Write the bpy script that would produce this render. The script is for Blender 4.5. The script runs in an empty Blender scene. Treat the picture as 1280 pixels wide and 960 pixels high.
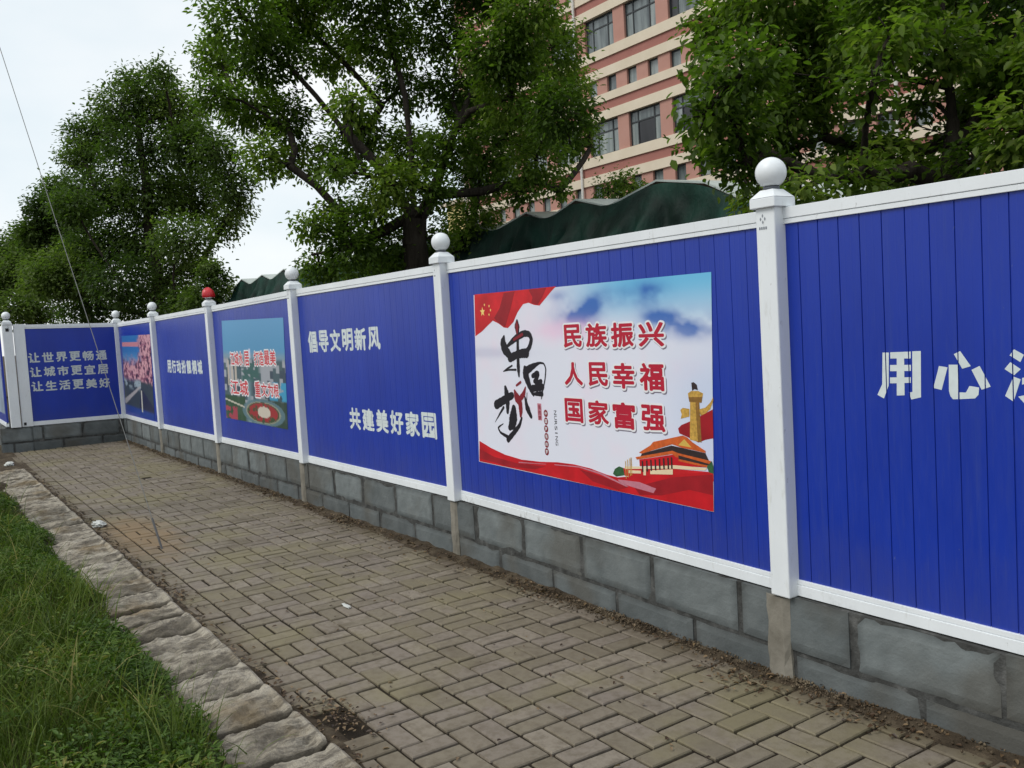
import bpy, bmesh, math, random
import numpy as np
from mathutils import Vector, Matrix

# ------------------------------------------------------------ camera, world, sun
scene = bpy.context.scene
COL = scene.collection
cam_d = bpy.data.cameras.new("camera"); cam = bpy.data.objects.new("camera", cam_d); COL.objects.link(cam)
cam_d.sensor_width = 36.0; cam_d.lens = 36.0 * 1135.1 / 1280.0
cam_d.clip_start = 0.05; cam_d.clip_end = 2000.0
_R = Vector((0.557581, 0.827993, -0.059423)); _U = Vector((-0.021725, 0.086113, 0.996048)); _W = Vector((-0.829838, 0.554087, -0.066003))
_m = Matrix((_R, _U, -_W)).transposed().to_4x4(); _m.translation = Vector((2.74792, -3.29231, 1.69623))
cam.matrix_world = _m
scene.camera = cam

SUN_EL, SUN_AZ = math.radians(50), math.radians(188)      # azimuth from +Y, clockwise
world = bpy.data.worlds.new("World"); scene.world = world; world.use_nodes = True
wt = world.node_tree; wt.nodes.clear()
def wn(t): return wt.nodes.new(t)
sky = wn('ShaderNodeTexSky'); sky.sky_type = 'NISHITA'; sky.sun_disc = False
sky.sun_elevation = SUN_EL; sky.sun_rotation = SUN_AZ
b1 = wn('ShaderNodeBackground'); b1.inputs[1].default_value = 0.10
wt.links.new(sky.outputs[0], b1.inputs[0])
tc = wn('ShaderNodeTexCoord'); ns = wn('ShaderNodeTexNoise'); ns.inputs['Scale'].default_value = 2.2; ns.inputs['Detail'].default_value = 5
mp = wn('ShaderNodeMapping'); mp.inputs['Scale'].default_value = (1, 1, 2.2)
wt.links.new(tc.outputs['Generated'], mp.inputs['Vector']); wt.links.new(mp.outputs[0], ns.inputs['Vector'])
cr = wn('ShaderNodeValToRGB')
cr.color_ramp.elements[0].position = 0.35; cr.color_ramp.elements[0].color = (0.74, 0.84, 0.89, 1)
cr.color_ramp.elements[1].position = 0.66; cr.color_ramp.elements[1].color = (0.99, 1.0, 1.0, 1)
wt.links.new(ns.outputs[0], cr.inputs[0])
b2 = wn('ShaderNodeBackground'); b2.inputs[1].default_value = 0.88
wt.links.new(cr.outputs[0], b2.inputs[0])
mx = wn('ShaderNodeMixShader'); mx.inputs[0].default_value = 0.88
wt.links.new(b1.outputs[0], mx.inputs[1]); wt.links.new(b2.outputs[0], mx.inputs[2])
wo = wn('ShaderNodeOutputWorld'); wt.links.new(mx.outputs[0], wo.inputs[0])

sun_d = bpy.data.lights.new("sun", 'SUN'); sun_d.energy = 1.4; sun_d.angle = math.radians(28); sun_d.color = (1.0, 0.96, 0.9)
sun = bpy.data.objects.new("sun", sun_d); COL.objects.link(sun)
_d = Vector((math.sin(SUN_AZ) * math.cos(SUN_EL), math.cos(SUN_AZ) * math.cos(SUN_EL), math.sin(SUN_EL)))
sun.rotation_euler = _d.to_track_quat('Z', 'Y').to_euler(); sun.location = _d * 60

scene.view_settings.view_transform = 'Standard'; scene.view_settings.look = 'None'
scene.view_settings.gamma = 1.0; scene.view_settings.exposure = 0.32; scene.view_settings.use_curve_mapping = False

# ------------------------------------------------------------ measured places
CL_A=[(-12.978,2.04,7.254,0.689),(-14,3.515,8.362,0.911),(-12.481,4.122,8.086,1.007),(-12.933,5.724,8.797,1.082),(-12.334,6.786,8.459,1.011),(-9.472,5.616,6.787,0.584),(-11.896,1.623,7.862,0.637),(-15.235,4.641,10.239,1.157),(-11.433,4.784,9.186,1.11),(-10.54,5.821,8.631,0.826),(-17.16,2.944,7.736,0.604),(-13.846,2.879,6.909,0.742),(-15.08,4.548,7.595,0.826),(-12.723,4.64,7.092,0.669),(-12.892,5.956,7.453,0.703),(-10.123,5.383,6.306,0.669),(-11.649,7.725,7.005,0.702),(-12.433,8.691,6.602,0.5),(-14.706,2.016,6.308,0.362),(-15.482,2.913,6.413,0.724),(-14.673,3.415,5.958,0.552),(-11.024,3.113,5.403,0.389),(-13.865,5.513,6.575,0.646),(-12.477,5.988,6.28,0.693),(-10.612,5.991,5.686,0.703),(-9.001,5.789,5.034,0.577),(-12.143,8.99,5.659,0.233),(-13.901,2.601,5.073,0.52),(-14.762,3.637,5.207,0.527),(-15.056,4.73,5.48,0.585),(-14.039,4.733,5.683,0.479),(-14.508,5.943,5.444,0.761),(-11.647,5.239,5.011,0.58),(-13.034,6.996,5.224,0.654),(-10.964,6.688,4.673,0.663),(-12.668,8.832,5.424,0.407),(-12.188,8.999,5.257,0.201),(-11.324,2.856,4.391,0.289),(-10.974,3.712,4.132,0.532),(-10.972,4.462,4.023,0.41),(-13.844,7.277,4.801,0.599),(-11.08,6.375,4.171,0.352),(-11.467,7.589,4.225,0.218),(-12.522,2.885,3.653,0.366),(-13.217,3.81,3.899,0.48),(-12.308,4.044,3.999,0.506),(-12.363,3.54,3.216,0.543),(-13.068,4.689,3.284,0.691),(-12.597,5.4,3.386,0.461),(-13.646,6.885,3.838,0.673),(-14.31,3.707,3.021,0.443),(-14.962,5.042,2.971,0.678),(-14.061,5.711,2.969,0.498),(-13.926,7.223,3.363,0.482),(-14.672,3.653,7.963,0.63),(-10.025,5.631,6.176,0.604),(-12.846,7.9,5.731,0.748),(-13.872,7.4,6.248,0.684)]
CL_B=[(-4.227,4.342,4.79,0.389),(-3.259,3.971,4.754,0.466),(-3.188,4.854,4.704,0.488),(-1.917,3.982,4.249,0.341),(-2.667,6.307,4.991,0.507),(-1.923,5.97,4.538,0.389),(-2.957,2.778,3.861,0.21),(-2.318,2.505,3.599,0.321),(-3.685,4.828,4.358,0.426),(-3.659,5.612,4.438,0.399),(-1.724,3.554,3.808,0.26),(-2.413,6.434,4.273,0.419),(-1.568,5.521,3.714,0.367),(-2.671,2.42,3.355,0.2),(-2.828,2.96,3.364,0.316),(-3.594,4.427,3.719,0.373),(-3.569,5.048,3.889,0.385),(-1.706,3.292,3.397,0.223),(-2.142,5.75,3.576,0.315),(-1.026,4.27,3.008,0.287),(-3.872,3.701,3.403,0.204),(-2.858,3.073,2.992,0.25),(-3.764,4.737,3.359,0.3),(-3.496,5.683,3.404,0.354),(-2.46,4.622,3.07,0.228),(-3.152,6.26,3.108,0.311),(-1.67,4.724,2.895,0.283),(-1.108,4.3,2.836,0.194),(-3.345,3.781,2.841,0.196),(-1.983,2.715,2.614,0.19),(-2.086,3.475,2.741,0.237),(-2.319,4.274,2.809,0.183),(-2.486,5.216,3.611,0.197),(-0.955,5.068,3.771,0.467),(-0.775,4.636,3.043,0.382),(-3.216,5.752,5.59,0.684),(-1.805,4.814,5.164,0.567),(-4.12,4.922,5.866,0.615),(-2.309,7.269,5.608,0.69),(-1.967,4.775,3.954,0.363),(-2.527,4.406,4.141,0.448),(-1.862,5.666,3.655,0.458),(-2.316,5.614,3.292,0.239)]
CL_C=[(-37,6.234,12.136,1.159),(-37.489,5.032,11.498,1.152),(-36.582,7.025,11.29,1.163),(-40.511,4.569,10.943,1.222),(-36.756,5.376,9.914,1.469),(-35.012,7.138,9.679,1.289),(-39.427,3.675,9.834,0.844),(-33.285,7.555,9.059,0.936),(-33.293,8.085,7.844,0.883),(-38.351,7.891,8.296,1.58),(-36.621,5.497,7.959,1.635),(-37.894,3.904,8.103,1.314),(-34.788,2.609,6.997,0.9),(-33.782,8.486,6.982,0.514),(-35.126,8.201,6.506,0.825),(-32.556,5.875,5.566,1.202),(-37.365,5.185,6.09,1.494),(-38.391,3.8,5.868,1.332),(-34.122,3.804,4.229,1.362),(-36.661,6.16,4.362,1.331),(-37.828,2.725,4.848,1.297),(-36.252,7.406,4.972,0.671),(-37.601,1.795,4.529,1.114),(-39.012,3.388,3.421,1.179),(-38.079,5.088,3.14,1.016),(-32.513,5.658,3.021,0.902),(-33.452,5.736,11.98,0.484),(-38.084,5.572,12.897,0.469)]
CL_D=[(-52.165,4.506,10.38,0.869),(-48.677,3.139,9.003,0.726),(-49.015,4.435,8.588,1.03),(-50.325,3.574,7.501,1.254),(-47.999,4.519,6.846,1.015),(-49.51,2.768,7.817,0.816),(-48.842,3.081,5.928,1.015)]
CL_E=[(-57.82,3.063,8.319,0.752),(-59.548,2.473,7.934,0.864),(-57.269,3.095,6.867,1.167),(-58.26,2.203,6.029,1.176),(-59.506,3.88,5.839,1.219),(-55.92,2.338,4.268,1.137),(-60.126,1.275,7.14,1.436),(-61.179,0.976,5.301,1.458),(-56.741,3.633,4.023,1.028)]
CL_S=[(-30.073,6.169,3.88,0.57),(-31.247,6.883,3.506,0.416),(-30.383,5.693,3.203,0.627),(-30.092,6.039,4.309,0.341),(-30.456,6.398,2.894,0.521),(-31.663,5.704,2.685,0.59)]
CL_F=[(-11.457,9.192,4.468,0.261),(-11.822,9.109,4.361,0.265),(-11.509,9.596,4.295,0.265),(-12.123,9.754,4.259,0.376)]
LM_A=[[(-12.42,4.871,3.366),(-12.445,4.879,3.741),(-12.604,4.69,4.16),(-12.885,4.349,4.83),(-13.215,3.929,5.46),(-13.522,3.553,6.163),(-13.784,3.226,6.711)],[(-12.411,4.928,3.737),(-12.456,4.924,4.263),(-12.523,4.914,5.014),(-12.604,4.917,6.065),(-12.749,4.809,6.973),(-12.852,4.762,7.877)],[(-12.395,4.953,3.735),(-12.271,5.19,4.169),(-12.197,5.353,4.607),(-12.009,5.747,5.555),(-11.82,6.134,6.428),(-11.631,6.522,7.3)],[(-12.271,5.19,4.169),(-11.771,5.941,4.19),(-11.275,6.704,4.36)],[(-12.497,4.811,3.821),(-12.758,4.391,3.581),(-13.168,3.74,3.267),(-13.483,3.261,3.212)]]
LM_B=[[(-2.113,5.067,2.693),(-2.12,5.138,3.371),(-2.177,5.134,4.055),(-2.214,5.168,4.812),(-2.206,5.252,5.413)],[(-2.113,5.112,3.069),(-1.975,5.371,3.506),(-1.818,5.668,4.017),(-1.683,5.939,4.605)],[(-2.143,5.139,3.675),(-2.424,4.735,3.818),(-2.719,4.293,3.812),(-3.017,3.86,3.919)],[(-2.125,5.113,3.221),(-2.415,4.699,3.403),(-2.669,4.323,3.43)],[(-2.168,5.147,4.054),(-2.438,4.791,4.459),(-2.781,4.308,4.722)]]
P1Q=[(-2.649,1.91),(-0.371,1.889),(-0.425,0.704),(-2.715,0.737)]
P2Q=[(-8.541,1.946),(-6.387,1.901),(-6.498,0.726),(-8.667,0.74)]
P3Q=[(-14.695,1.895),(-12.385,1.87),(-12.575,0.483),(-14.925,0.556)]
FLAG=[(-2.637,1.914),(-2.34,1.911),(-2.008,1.908),(-1.662,1.906),(-1.713,1.88),(-1.769,1.846),(-1.849,1.799),(-1.909,1.806),(-1.97,1.823),(-2.033,1.817),(-2.103,1.768),(-2.159,1.707),(-2.23,1.67),(-2.28,1.675),(-2.346,1.705),(-2.414,1.725),(-2.49,1.691),(-2.568,1.655),(-2.658,1.625)]
FLAGD=[[(-2.255,1.901),(-2.121,1.905),(-2.182,1.798),(-2.263,1.678),(-2.336,1.704),(-2.369,1.722),(-2.394,1.743),(-2.317,1.804)],[(-1.961,1.905),(-1.764,1.905),(-1.814,1.849),(-1.87,1.804),(-1.939,1.818),(-1.92,1.855)]]
STARS=[(-2.54,1.79,0.035),(-2.509,1.836,0.012),(-2.449,1.825,0.012),(-2.434,1.797,0.012),(-2.456,1.768,0.012)]
RIB=[(-2.69,0.887),(-2.534,0.849),(-2.359,0.819),(-2.158,0.804),(-1.934,0.811),(-1.752,0.826),(-1.58,0.83),(-1.418,0.822),(-1.265,0.801),(-1.167,0.796),(-1.022,0.82),(-0.711,0.86),(-0.419,0.907),(-0.426,0.706),(-0.639,0.71),(-0.984,0.714),(-1.375,0.719),(-1.82,0.728),(-2.266,0.735),(-2.708,0.741)]
RIBD=[[(-2.697,0.832),(-2.505,0.791),(-2.194,0.773),(-1.875,0.787),(-2.002,0.757),(-2.334,0.741),(-2.706,0.762)],[(-1.027,0.758),(-0.712,0.847),(-0.422,0.893),(-0.424,0.789),(-0.593,0.796),(-0.804,0.74),(-0.983,0.72)],[(-1.527,0.806),(-1.317,0.787),(-1.074,0.752),(-1.172,0.724),(-1.399,0.746)]]
RIBL=[[(-1.783,0.81),(-1.526,0.823),(-1.316,0.807),(-1.074,0.755),(-1.098,0.752),(-1.329,0.797),(-1.526,0.816),(-1.783,0.805)],[(-1.168,0.785),(-0.978,0.791),(-0.845,0.771),(-0.869,0.744),(-1.027,0.755),(-1.145,0.766)],[(-2.193,0.786),(-1.873,0.803),(-1.874,0.8),(-2.194,0.779)]]
GATE=[('sash',[(-0.655,1.108),(-0.628,1.128),(-0.565,1.15),(-0.482,1.184),(-0.402,1.219),(-0.406,1.075),(-0.46,1.064),(-0.511,1.046),(-0.59,1.069),(-0.647,1.083)]),('green',[(-1.21,0.812),(-1.189,0.843),(-1.15,0.861),(-1.113,0.855),(-1.106,0.815),(-1.18,0.799)]),('redwall',[(-1.113,0.855),(-0.707,0.893),(-0.417,0.905),(-0.418,0.859),(-0.669,0.83),(-1.104,0.812)]),('gold',[(-0.557,1.262),(-0.492,1.265),(-0.489,1.048),(-0.571,1.056)]),('goldd',[(-0.519,1.264),(-0.492,1.265),(-0.489,1.048),(-0.515,1.051)]),('goldcap',[(-0.57,1.293),(-0.544,1.306),(-0.494,1.307),(-0.463,1.296),(-0.468,1.276),(-0.477,1.266),(-0.567,1.264)]),('goldcapd',[(-0.567,1.274),(-0.468,1.279),(-0.476,1.248),(-0.563,1.25)]),('goldcap',[(-0.495,1.215),(-0.45,1.226),(-0.414,1.254),(-0.396,1.279),(-0.395,1.262),(-0.419,1.219),(-0.452,1.196),(-0.487,1.183)]),('goldcap',[(-0.631,1.205),(-0.612,1.217),(-0.565,1.214),(-0.567,1.175),(-0.631,1.16),(-0.622,1.183)]),('dark',[(-0.542,1.347),(-0.526,1.351),(-0.504,1.338),(-0.498,1.311),(-0.521,1.316),(-0.539,1.307)]),('red',[(-0.973,0.916),(-0.702,0.968),(-0.659,0.983),(-0.438,0.952),(-0.459,0.925),(-0.706,0.91),(-0.972,0.88)]),('dark',[(-0.949,0.951),(-0.71,1.015),(-0.465,0.996),(-0.442,0.959),(-0.701,0.983),(-0.969,0.926)]),('orange',[(-1.004,0.927),(-0.706,0.988),(-0.659,0.979),(-0.43,0.96),(-0.437,0.942),(-0.682,0.957),(-0.708,0.97),(-0.993,0.914)]),('orange',[(-0.621,1.074),(-0.591,1.067),(-0.551,1.043),(-0.464,1.008),(-0.464,0.997),(-0.564,1.006),(-0.636,1.01),(-0.704,1.022),(-0.949,0.951),(-0.973,0.955),(-0.876,1.002),(-0.852,1.023)]),('gable',[(-0.612,1.056),(-0.659,1.021),(-0.561,1.017)]),('dark',[(-0.66,0.968),(-0.438,0.944),(-0.445,0.923),(-0.662,0.938)]),('orange',[(-0.661,0.949),(-0.425,0.933),(-0.425,0.922),(-0.662,0.938)]),('cream',[(-1.1,0.866),(-0.885,0.886),(-0.695,0.913),(-0.459,0.922),(-0.47,0.909),(-0.707,0.893),(-1.101,0.851)]),('cream',[(-1.067,0.848),(-0.963,0.856),(-0.964,0.84),(-1.068,0.831)]),('cream',[(-0.942,0.868),(-0.921,0.871),(-0.923,0.835),(-0.944,0.833)]),('cream',[(-0.886,0.867),(-0.708,0.89),(-0.71,0.862),(-0.888,0.845)]),('green',[(-0.459,0.929),(-0.423,0.961),(-0.414,0.934),(-0.416,0.898),(-0.446,0.902)])]
COLS=[(-0.947,0.911),(-0.911,0.917),(-0.877,0.924),(-0.842,0.93),(-0.808,0.936),(-0.775,0.942),(-0.741,0.948),(-0.714,0.953)]
POLES=[(-1.091,0.897),(-1.072,0.907),(-1.053,0.916),(-1.041,0.922)]
KAL=[[(-2.115,1.714,0.007),(-2.119,1.679,0.021),(-2.117,1.633,0.01),(-2.128,1.495,0.01),(-2.132,1.403,0.013),(-2.13,1.355,0.006)],[(-2.284,1.616,0.007),(-2.301,1.576,0.024),(-2.285,1.532,0.026),(-2.228,1.491,0.019),(-2.188,1.463,0.008)],[(-2.248,1.552,0.007),(-2.156,1.597,0.015),(-2.044,1.632,0.015),(-1.979,1.625,0.013),(-1.96,1.589,0.012),(-1.984,1.545,0.012),(-2.033,1.504,0.012)],[(-2.227,1.472,0.019),(-2.142,1.494,0.017),(-2.074,1.503,0.02),(-2.028,1.504,0.021)],[(-2.319,1.383,0.002),(-2.255,1.406,0.005),(-2.205,1.423,0.004)],[(-2.319,1.383,0.002),(-2.239,1.395,0.004),(-2.161,1.396,0.005)],[(-2.054,1.408,0.012),(-2.052,1.367,0.023),(-2.021,1.304,0.016),(-1.986,1.25,0.01),(-1.972,1.231,0.004)],[(-2.05,1.386,0.02),(-1.968,1.418,0.014),(-1.886,1.443,0.005),(-1.837,1.439,0.004),(-1.818,1.406,0.004),(-1.835,1.335,0.004),(-1.87,1.263,0.004),(-1.886,1.216,0.003)],[(-1.971,1.358,0.01),(-1.909,1.377,0.015),(-1.931,1.34,0.011),(-1.954,1.324,0.009)],[(-1.944,1.315,0.007),(-1.879,1.327,0.01)],[(-1.983,1.278,0.015),(-1.87,1.291,0.016)],[(-1.983,1.243,0.006),(-1.878,1.247,0.012)],[(-1.917,1.369,0.007),(-1.93,1.243,0.007)],[(-2.434,1.154,0.021),(-2.332,1.19,0.019),(-2.226,1.226,0.016)],[(-2.305,1.276,0.01),(-2.292,1.231,0.021),(-2.288,1.174,0.017),(-2.295,1.112,0.01)],[(-2.463,1.033,0.001),(-2.397,1.093,0.005),(-2.341,1.141,0.007)],[(-2.074,1.22,0.005),(-2.054,1.147,0.016),(-2.015,1.096,0.01)],[(-2.046,1.248,0.002),(-2.058,1.184,0.003),(-2.029,1.148,0.004)],[(-2.215,1.14,0.017),(-2.225,1.083,0.031),(-2.247,1.034,0.029),(-2.278,1.008,0.014)],[(-2.126,1.081,0.006),(-2.158,1.03,0.01),(-2.214,0.989,0.012),(-2.309,0.925,0.014)],[(-2.359,1.029,0.002),(-2.43,0.999,0.005),(-2.403,0.966,0.006),(-2.315,0.944,0.009)]]
KALR=[[(-2.193,1.258,0.006),(-2.169,1.212,0.023),(-2.134,1.181,0.016),(-2.131,1.125,0.014),(-2.138,1.092,0.007)],[(-2.061,1.283,0.004),(-2.086,1.238,0.013),(-2.149,1.194,0.012)],[(-2.114,1.316,0.006),(-2.167,1.293,0.005)],[(-2.116,1.707,0.004),(-2.119,1.679,0.014),(-2.12,1.633,0.005)],[(-2.165,1.593,0.006),(-2.061,1.625,0.007)]]
REDT=[('民',-1.612,-1.435,1.536,1.670),('族',-1.392,-1.199,1.536,1.670),('振',-1.160,-0.971,1.533,1.667),('兴',-0.927,-0.728,1.534,1.662),('人',-1.624,-1.444,1.311,1.446),('民',-1.387,-1.210,1.311,1.447),('幸',-1.167,-0.978,1.304,1.443),('福',-0.934,-0.743,1.299,1.444),('国',-1.638,-1.461,1.088,1.229),('家',-1.407,-1.220,1.089,1.226),('富',-1.179,-0.989,1.078,1.224),('强',-0.935,-0.751,1.082,1.220)]
DOTS=[(-1.848,1.125),(-1.85,1.076),(-1.853,1.028),(-1.854,0.979),(-1.857,0.93),(-1.86,0.882)]
NURS=[(-1.751,1.149),(-1.765,0.926),(-1.93,1.181),(-1.934,1.078),(-1.794,1.145),(-1.8,1.011)]
BIG=[[(0.54,1.492),(0.568,1.492),(0.563,1.36),(0.54,1.306),(0.511,1.32),(0.534,1.364)],[(0.574,1.493),(0.663,1.495),(0.662,1.468),(0.574,1.468)],[(0.669,1.496),(0.705,1.497),(0.7,1.316),(0.659,1.306),(0.65,1.334),(0.665,1.336)],[(0.572,1.442),(0.662,1.443),(0.661,1.419),(0.571,1.417)],[(0.57,1.392),(0.66,1.394),(0.659,1.372),(0.569,1.368)],[(0.602,1.47),(0.634,1.47),(0.631,1.322),(0.597,1.32)],[(0.777,1.439),(0.811,1.434),(0.785,1.347),(0.752,1.354)],[(0.816,1.444),(0.852,1.444),(0.85,1.35),(0.849,1.314),(0.829,1.313),(0.819,1.325),(0.814,1.344)],[(0.853,1.34),(0.88,1.34),(0.894,1.365),(0.93,1.36),(0.927,1.333),(0.914,1.319),(0.852,1.314)],[(0.837,1.484),(0.862,1.495),(0.901,1.439),(0.868,1.429)],[(0.903,1.425),(0.934,1.44),(0.973,1.364),(0.939,1.352)],[(1.059,1.5),(1.093,1.48),(1.08,1.454),(1.043,1.478)],[(1.045,1.454),(1.081,1.429),(1.057,1.407),(1.024,1.429)],[(1.055,1.402),(1.08,1.393),(1.053,1.312),(1.024,1.332)],[(1.07,1.331),(1.099,1.338),(1.111,1.299),(1.091,1.307)],[(1.085,1.398),(1.117,1.403),(1.117,1.383),(1.084,1.374)],[(1.096,1.44),(1.143,1.447),(1.143,1.427),(1.096,1.42)],[(1.113,1.401),(1.134,1.401),(1.115,1.299),(1.098,1.316)]]
T1Q=[(-5.761,1.743),(-4.177,1.741),(-4.192,1.547),(-5.761,1.532)]
T2Q=[(-4.907,1.031),(-3.318,1.055),(-3.332,0.851),(-4.906,0.834)]
T3Q=[(-11.438,1.464),(-9.574,1.463),(-9.612,1.27),(-11.456,1.271)]
T5=[(-8.31,-7.815,1.398,1.555),(-7.78,-7.586,1.393,1.563),(-7.42,-7.091,1.399,1.556),(-7.079,-6.699,1.404,1.566),(-8.39,-8.043,1.045,1.217),(-8.021,-7.693,1.045,1.22),(-7.472,-7.276,1.043,1.218),(-7.257,-7.047,1.054,1.205),(-7.037,-6.855,1.061,1.209),(-6.847,-6.68,1.06,1.203)]
CAM_R=(0.557581, 0.827993, -0.059423)
CAM_U=(-0.021725, 0.086113, 0.996048)
CAM_W=(-0.829838, 0.554087, -0.066003)
CAM_C=(2.74792, -3.29231, 1.69623)
CAM_F=1135.101
OFFS=[(-0.001,0.001,-0.029),(0.033,-0.031,-0.007),(-0.049,0.036,0.02),(-0.009,0.007,0.024),(0.028,0.001,0.003),(-0.002,-0.017,-0.007),(-0.001,0.004,-0.003)]
random.seed(11); RNG = np.random.default_rng(7)

# ------------------------------------------------------------ helpers
def tag(o, label=None, cat=None, group=None, kind=None):
    if label: o['label'] = label
    if cat: o['category'] = cat
    if group: o['group'] = group
    if kind: o['kind'] = kind
    return o

def empty(name, loc, label, cat, group=None):
    o = bpy.data.objects.new(name, None); COL.objects.link(o); o.location = loc; o.empty_display_size = 0.2
    return tag(o, label, cat, group)

def link(name, me, parent=None):
    o = bpy.data.objects.new(name, me); COL.objects.link(o)
    if parent is not None:
        o.parent = parent
        loc = Vector((0, 0, 0)); q = parent
        while q is not None: loc += q.location; q = q.parent
        o.location = -loc
    return o

class MB:
    def __init__(self): self.v = []; self.f = []; self.m = []; self.rnd = []
    def face(self, pts, mi=0):
        b = len(self.v); self.v += [tuple(p) for p in pts]; self.f.append(tuple(range(b, b + len(pts)))); self.m.append(mi)
    def raw(self, vs, fs, mi=0):
        b = len(self.v); self.v += [tuple(p) for p in vs]
        for f in fs: self.f.append(tuple(i + b for i in f)); self.m.append(mi)
    def box(self, a0, a1, b0, b1, c0, c1, T=None, mi=0):
        vs = [(a, b, c) for c in (c0, c1) for b in (b0, b1) for a in (a0, a1)]
        if T: vs = [T(*p) for p in vs]
        self.raw(vs, [(0, 2, 3, 1), (4, 5, 7, 6), (0, 1, 5, 4), (2, 6, 7, 3), (0, 4, 6, 2), (1, 3, 7, 5)], mi)
    def tube(self, p0, p1, r0, r1, n=8, mi=0, caps=True):
        p0 = Vector(p0); p1 = Vector(p1); d = (p1 - p0)
        if d.length < 1e-6: return
        d.normalize(); a = d.orthogonal().normalized(); c = d.cross(a)
        vs = []
        for p, r in ((p0, r0), (p1, r1)):
            for i in range(n):
                t = 2 * math.pi * i / n; vs.append(p + (a * math.cos(t) + c * math.sin(t)) * r)
        fs = [(i, (i + 1) % n, n + (i + 1) % n, n + i) for i in range(n)]
        if caps: fs += [tuple(range(n))[::-1], tuple(range(n, 2 * n))]
        self.raw(vs, fs, mi)
    def lathe(self, c, prof, n=24, mi=0):
        vs = []; k = len(prof)
        for r, z in prof:
            for i in range(n):
                t = 2 * math.pi * i / n; vs.append((c[0] + r * math.cos(t), c[1] + r * math.sin(t), c[2] + z))
        fs = []
        for j in range(k - 1):
            for i in range(n):
                fs.append((j * n + i, j * n + (i + 1) % n, (j + 1) * n + (i + 1) % n, (j + 1) * n + i))
        fs += [tuple(range(n))[::-1], tuple((k - 1) * n + i for i in range(n))]
        self.raw(vs, fs, mi)
    def build(self, name, mats, parent=None, bevel=0, smooth=False, recalc=True):
        me = bpy.data.meshes.new(name)
        me.from_pydata(self.v, [], self.f)
        if not isinstance(mats, (list, tuple)): mats = [mats]
        for m in mats: me.materials.append(m)
        me.polygons.foreach_set('material_index', self.m)
        if self.rnd:
            at = me.attributes.new('rnd', 'FLOAT', 'POINT'); at.data.foreach_set('value', np.array(self.rnd, dtype=np.float32))
        if recalc:
            bm = bmesh.new(); bm.from_mesh(me); bmesh.ops.recalc_face_normals(bm, faces=bm.faces[:]); bm.to_mesh(me); bm.free()
        if smooth: me.polygons.foreach_set('use_smooth', [True] * len(me.polygons))
        me.update()
        o = link(name, me, parent)
        if bevel:
            b = o.modifiers.new('bevel', 'BEVEL'); b.width = bevel; b.segments = 2; b.limit_method = 'ANGLE'; b.angle_limit = math.radians(40)
        return o

def np_mesh(name, V, F, mat, rnd=None, parent=None, smooth=False, col=None):
    """V (n,3), F (m,k) with one k"""
    me = bpy.data.meshes.new(name); n, (m, k) = len(V), F.shape
    me.vertices.add(n); me.vertices.foreach_set('co', V.astype(np.float32).ravel())
    me.loops.add(m * k); me.loops.foreach_set('vertex_index', F.astype(np.int32).ravel())
    me.polygons.add(m); me.polygons.foreach_set('loop_start', np.arange(0, m * k, k, dtype=np.int32))
    me.update(calc_edges=True)
    for mm in (mat if isinstance(mat, (list, tuple)) else [mat]): me.materials.append(mm)
    if rnd is not None:
        at = me.attributes.new('rnd', 'FLOAT', 'POINT'); at.data.foreach_set('value', rnd.astype(np.float32))
    if col is not None:
        at = me.color_attributes.new('print', 'FLOAT_COLOR', 'POINT')
        at.data.foreach_set('color', np.concatenate([col, np.ones((n, 1))], 1).astype(np.float32).ravel())
    if smooth: me.polygons.foreach_set('use_smooth', np.ones(m, dtype=bool))
    me.validate(); me.update()
    return link(name, me, parent)

def lin(r, g, b):
    f = lambda c: (c / 255 / 12.92) if c <= 10 else ((c / 255 + 0.055) / 1.055) ** 2.4
    return (f(r), f(g), f(b))

def vnoise(x, y, seed=0):
    xi = np.floor(x).astype(int); yi = np.floor(y).astype(int); fx = x - xi; fy = y - yi
    fx = fx * fx * (3 - 2 * fx); fy = fy * fy * (3 - 2 * fy)
    def h(a, b):
        n = (a * 374761393 + b * 668265263 + seed * 974634777) & 0xffffffff
        n = ((n ^ (n >> 13)) * 1274126177) & 0xffffffff
        return ((n ^ (n >> 16)) & 0xffff) / 65535.0
    return (h(xi, yi) * (1 - fx) + h(xi + 1, yi) * fx) * (1 - fy) + (h(xi, yi + 1) * (1 - fx) + h(xi + 1, yi + 1) * fx) * fy
def fbm(x, y, o=4, seed=0):
    s = 0; a = .5; t = 0
    for i in range(o): s = s + a * vnoise(x * 2 ** i, y * 2 ** i, seed + i); t += a; a *= .5
    return s / t

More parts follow.
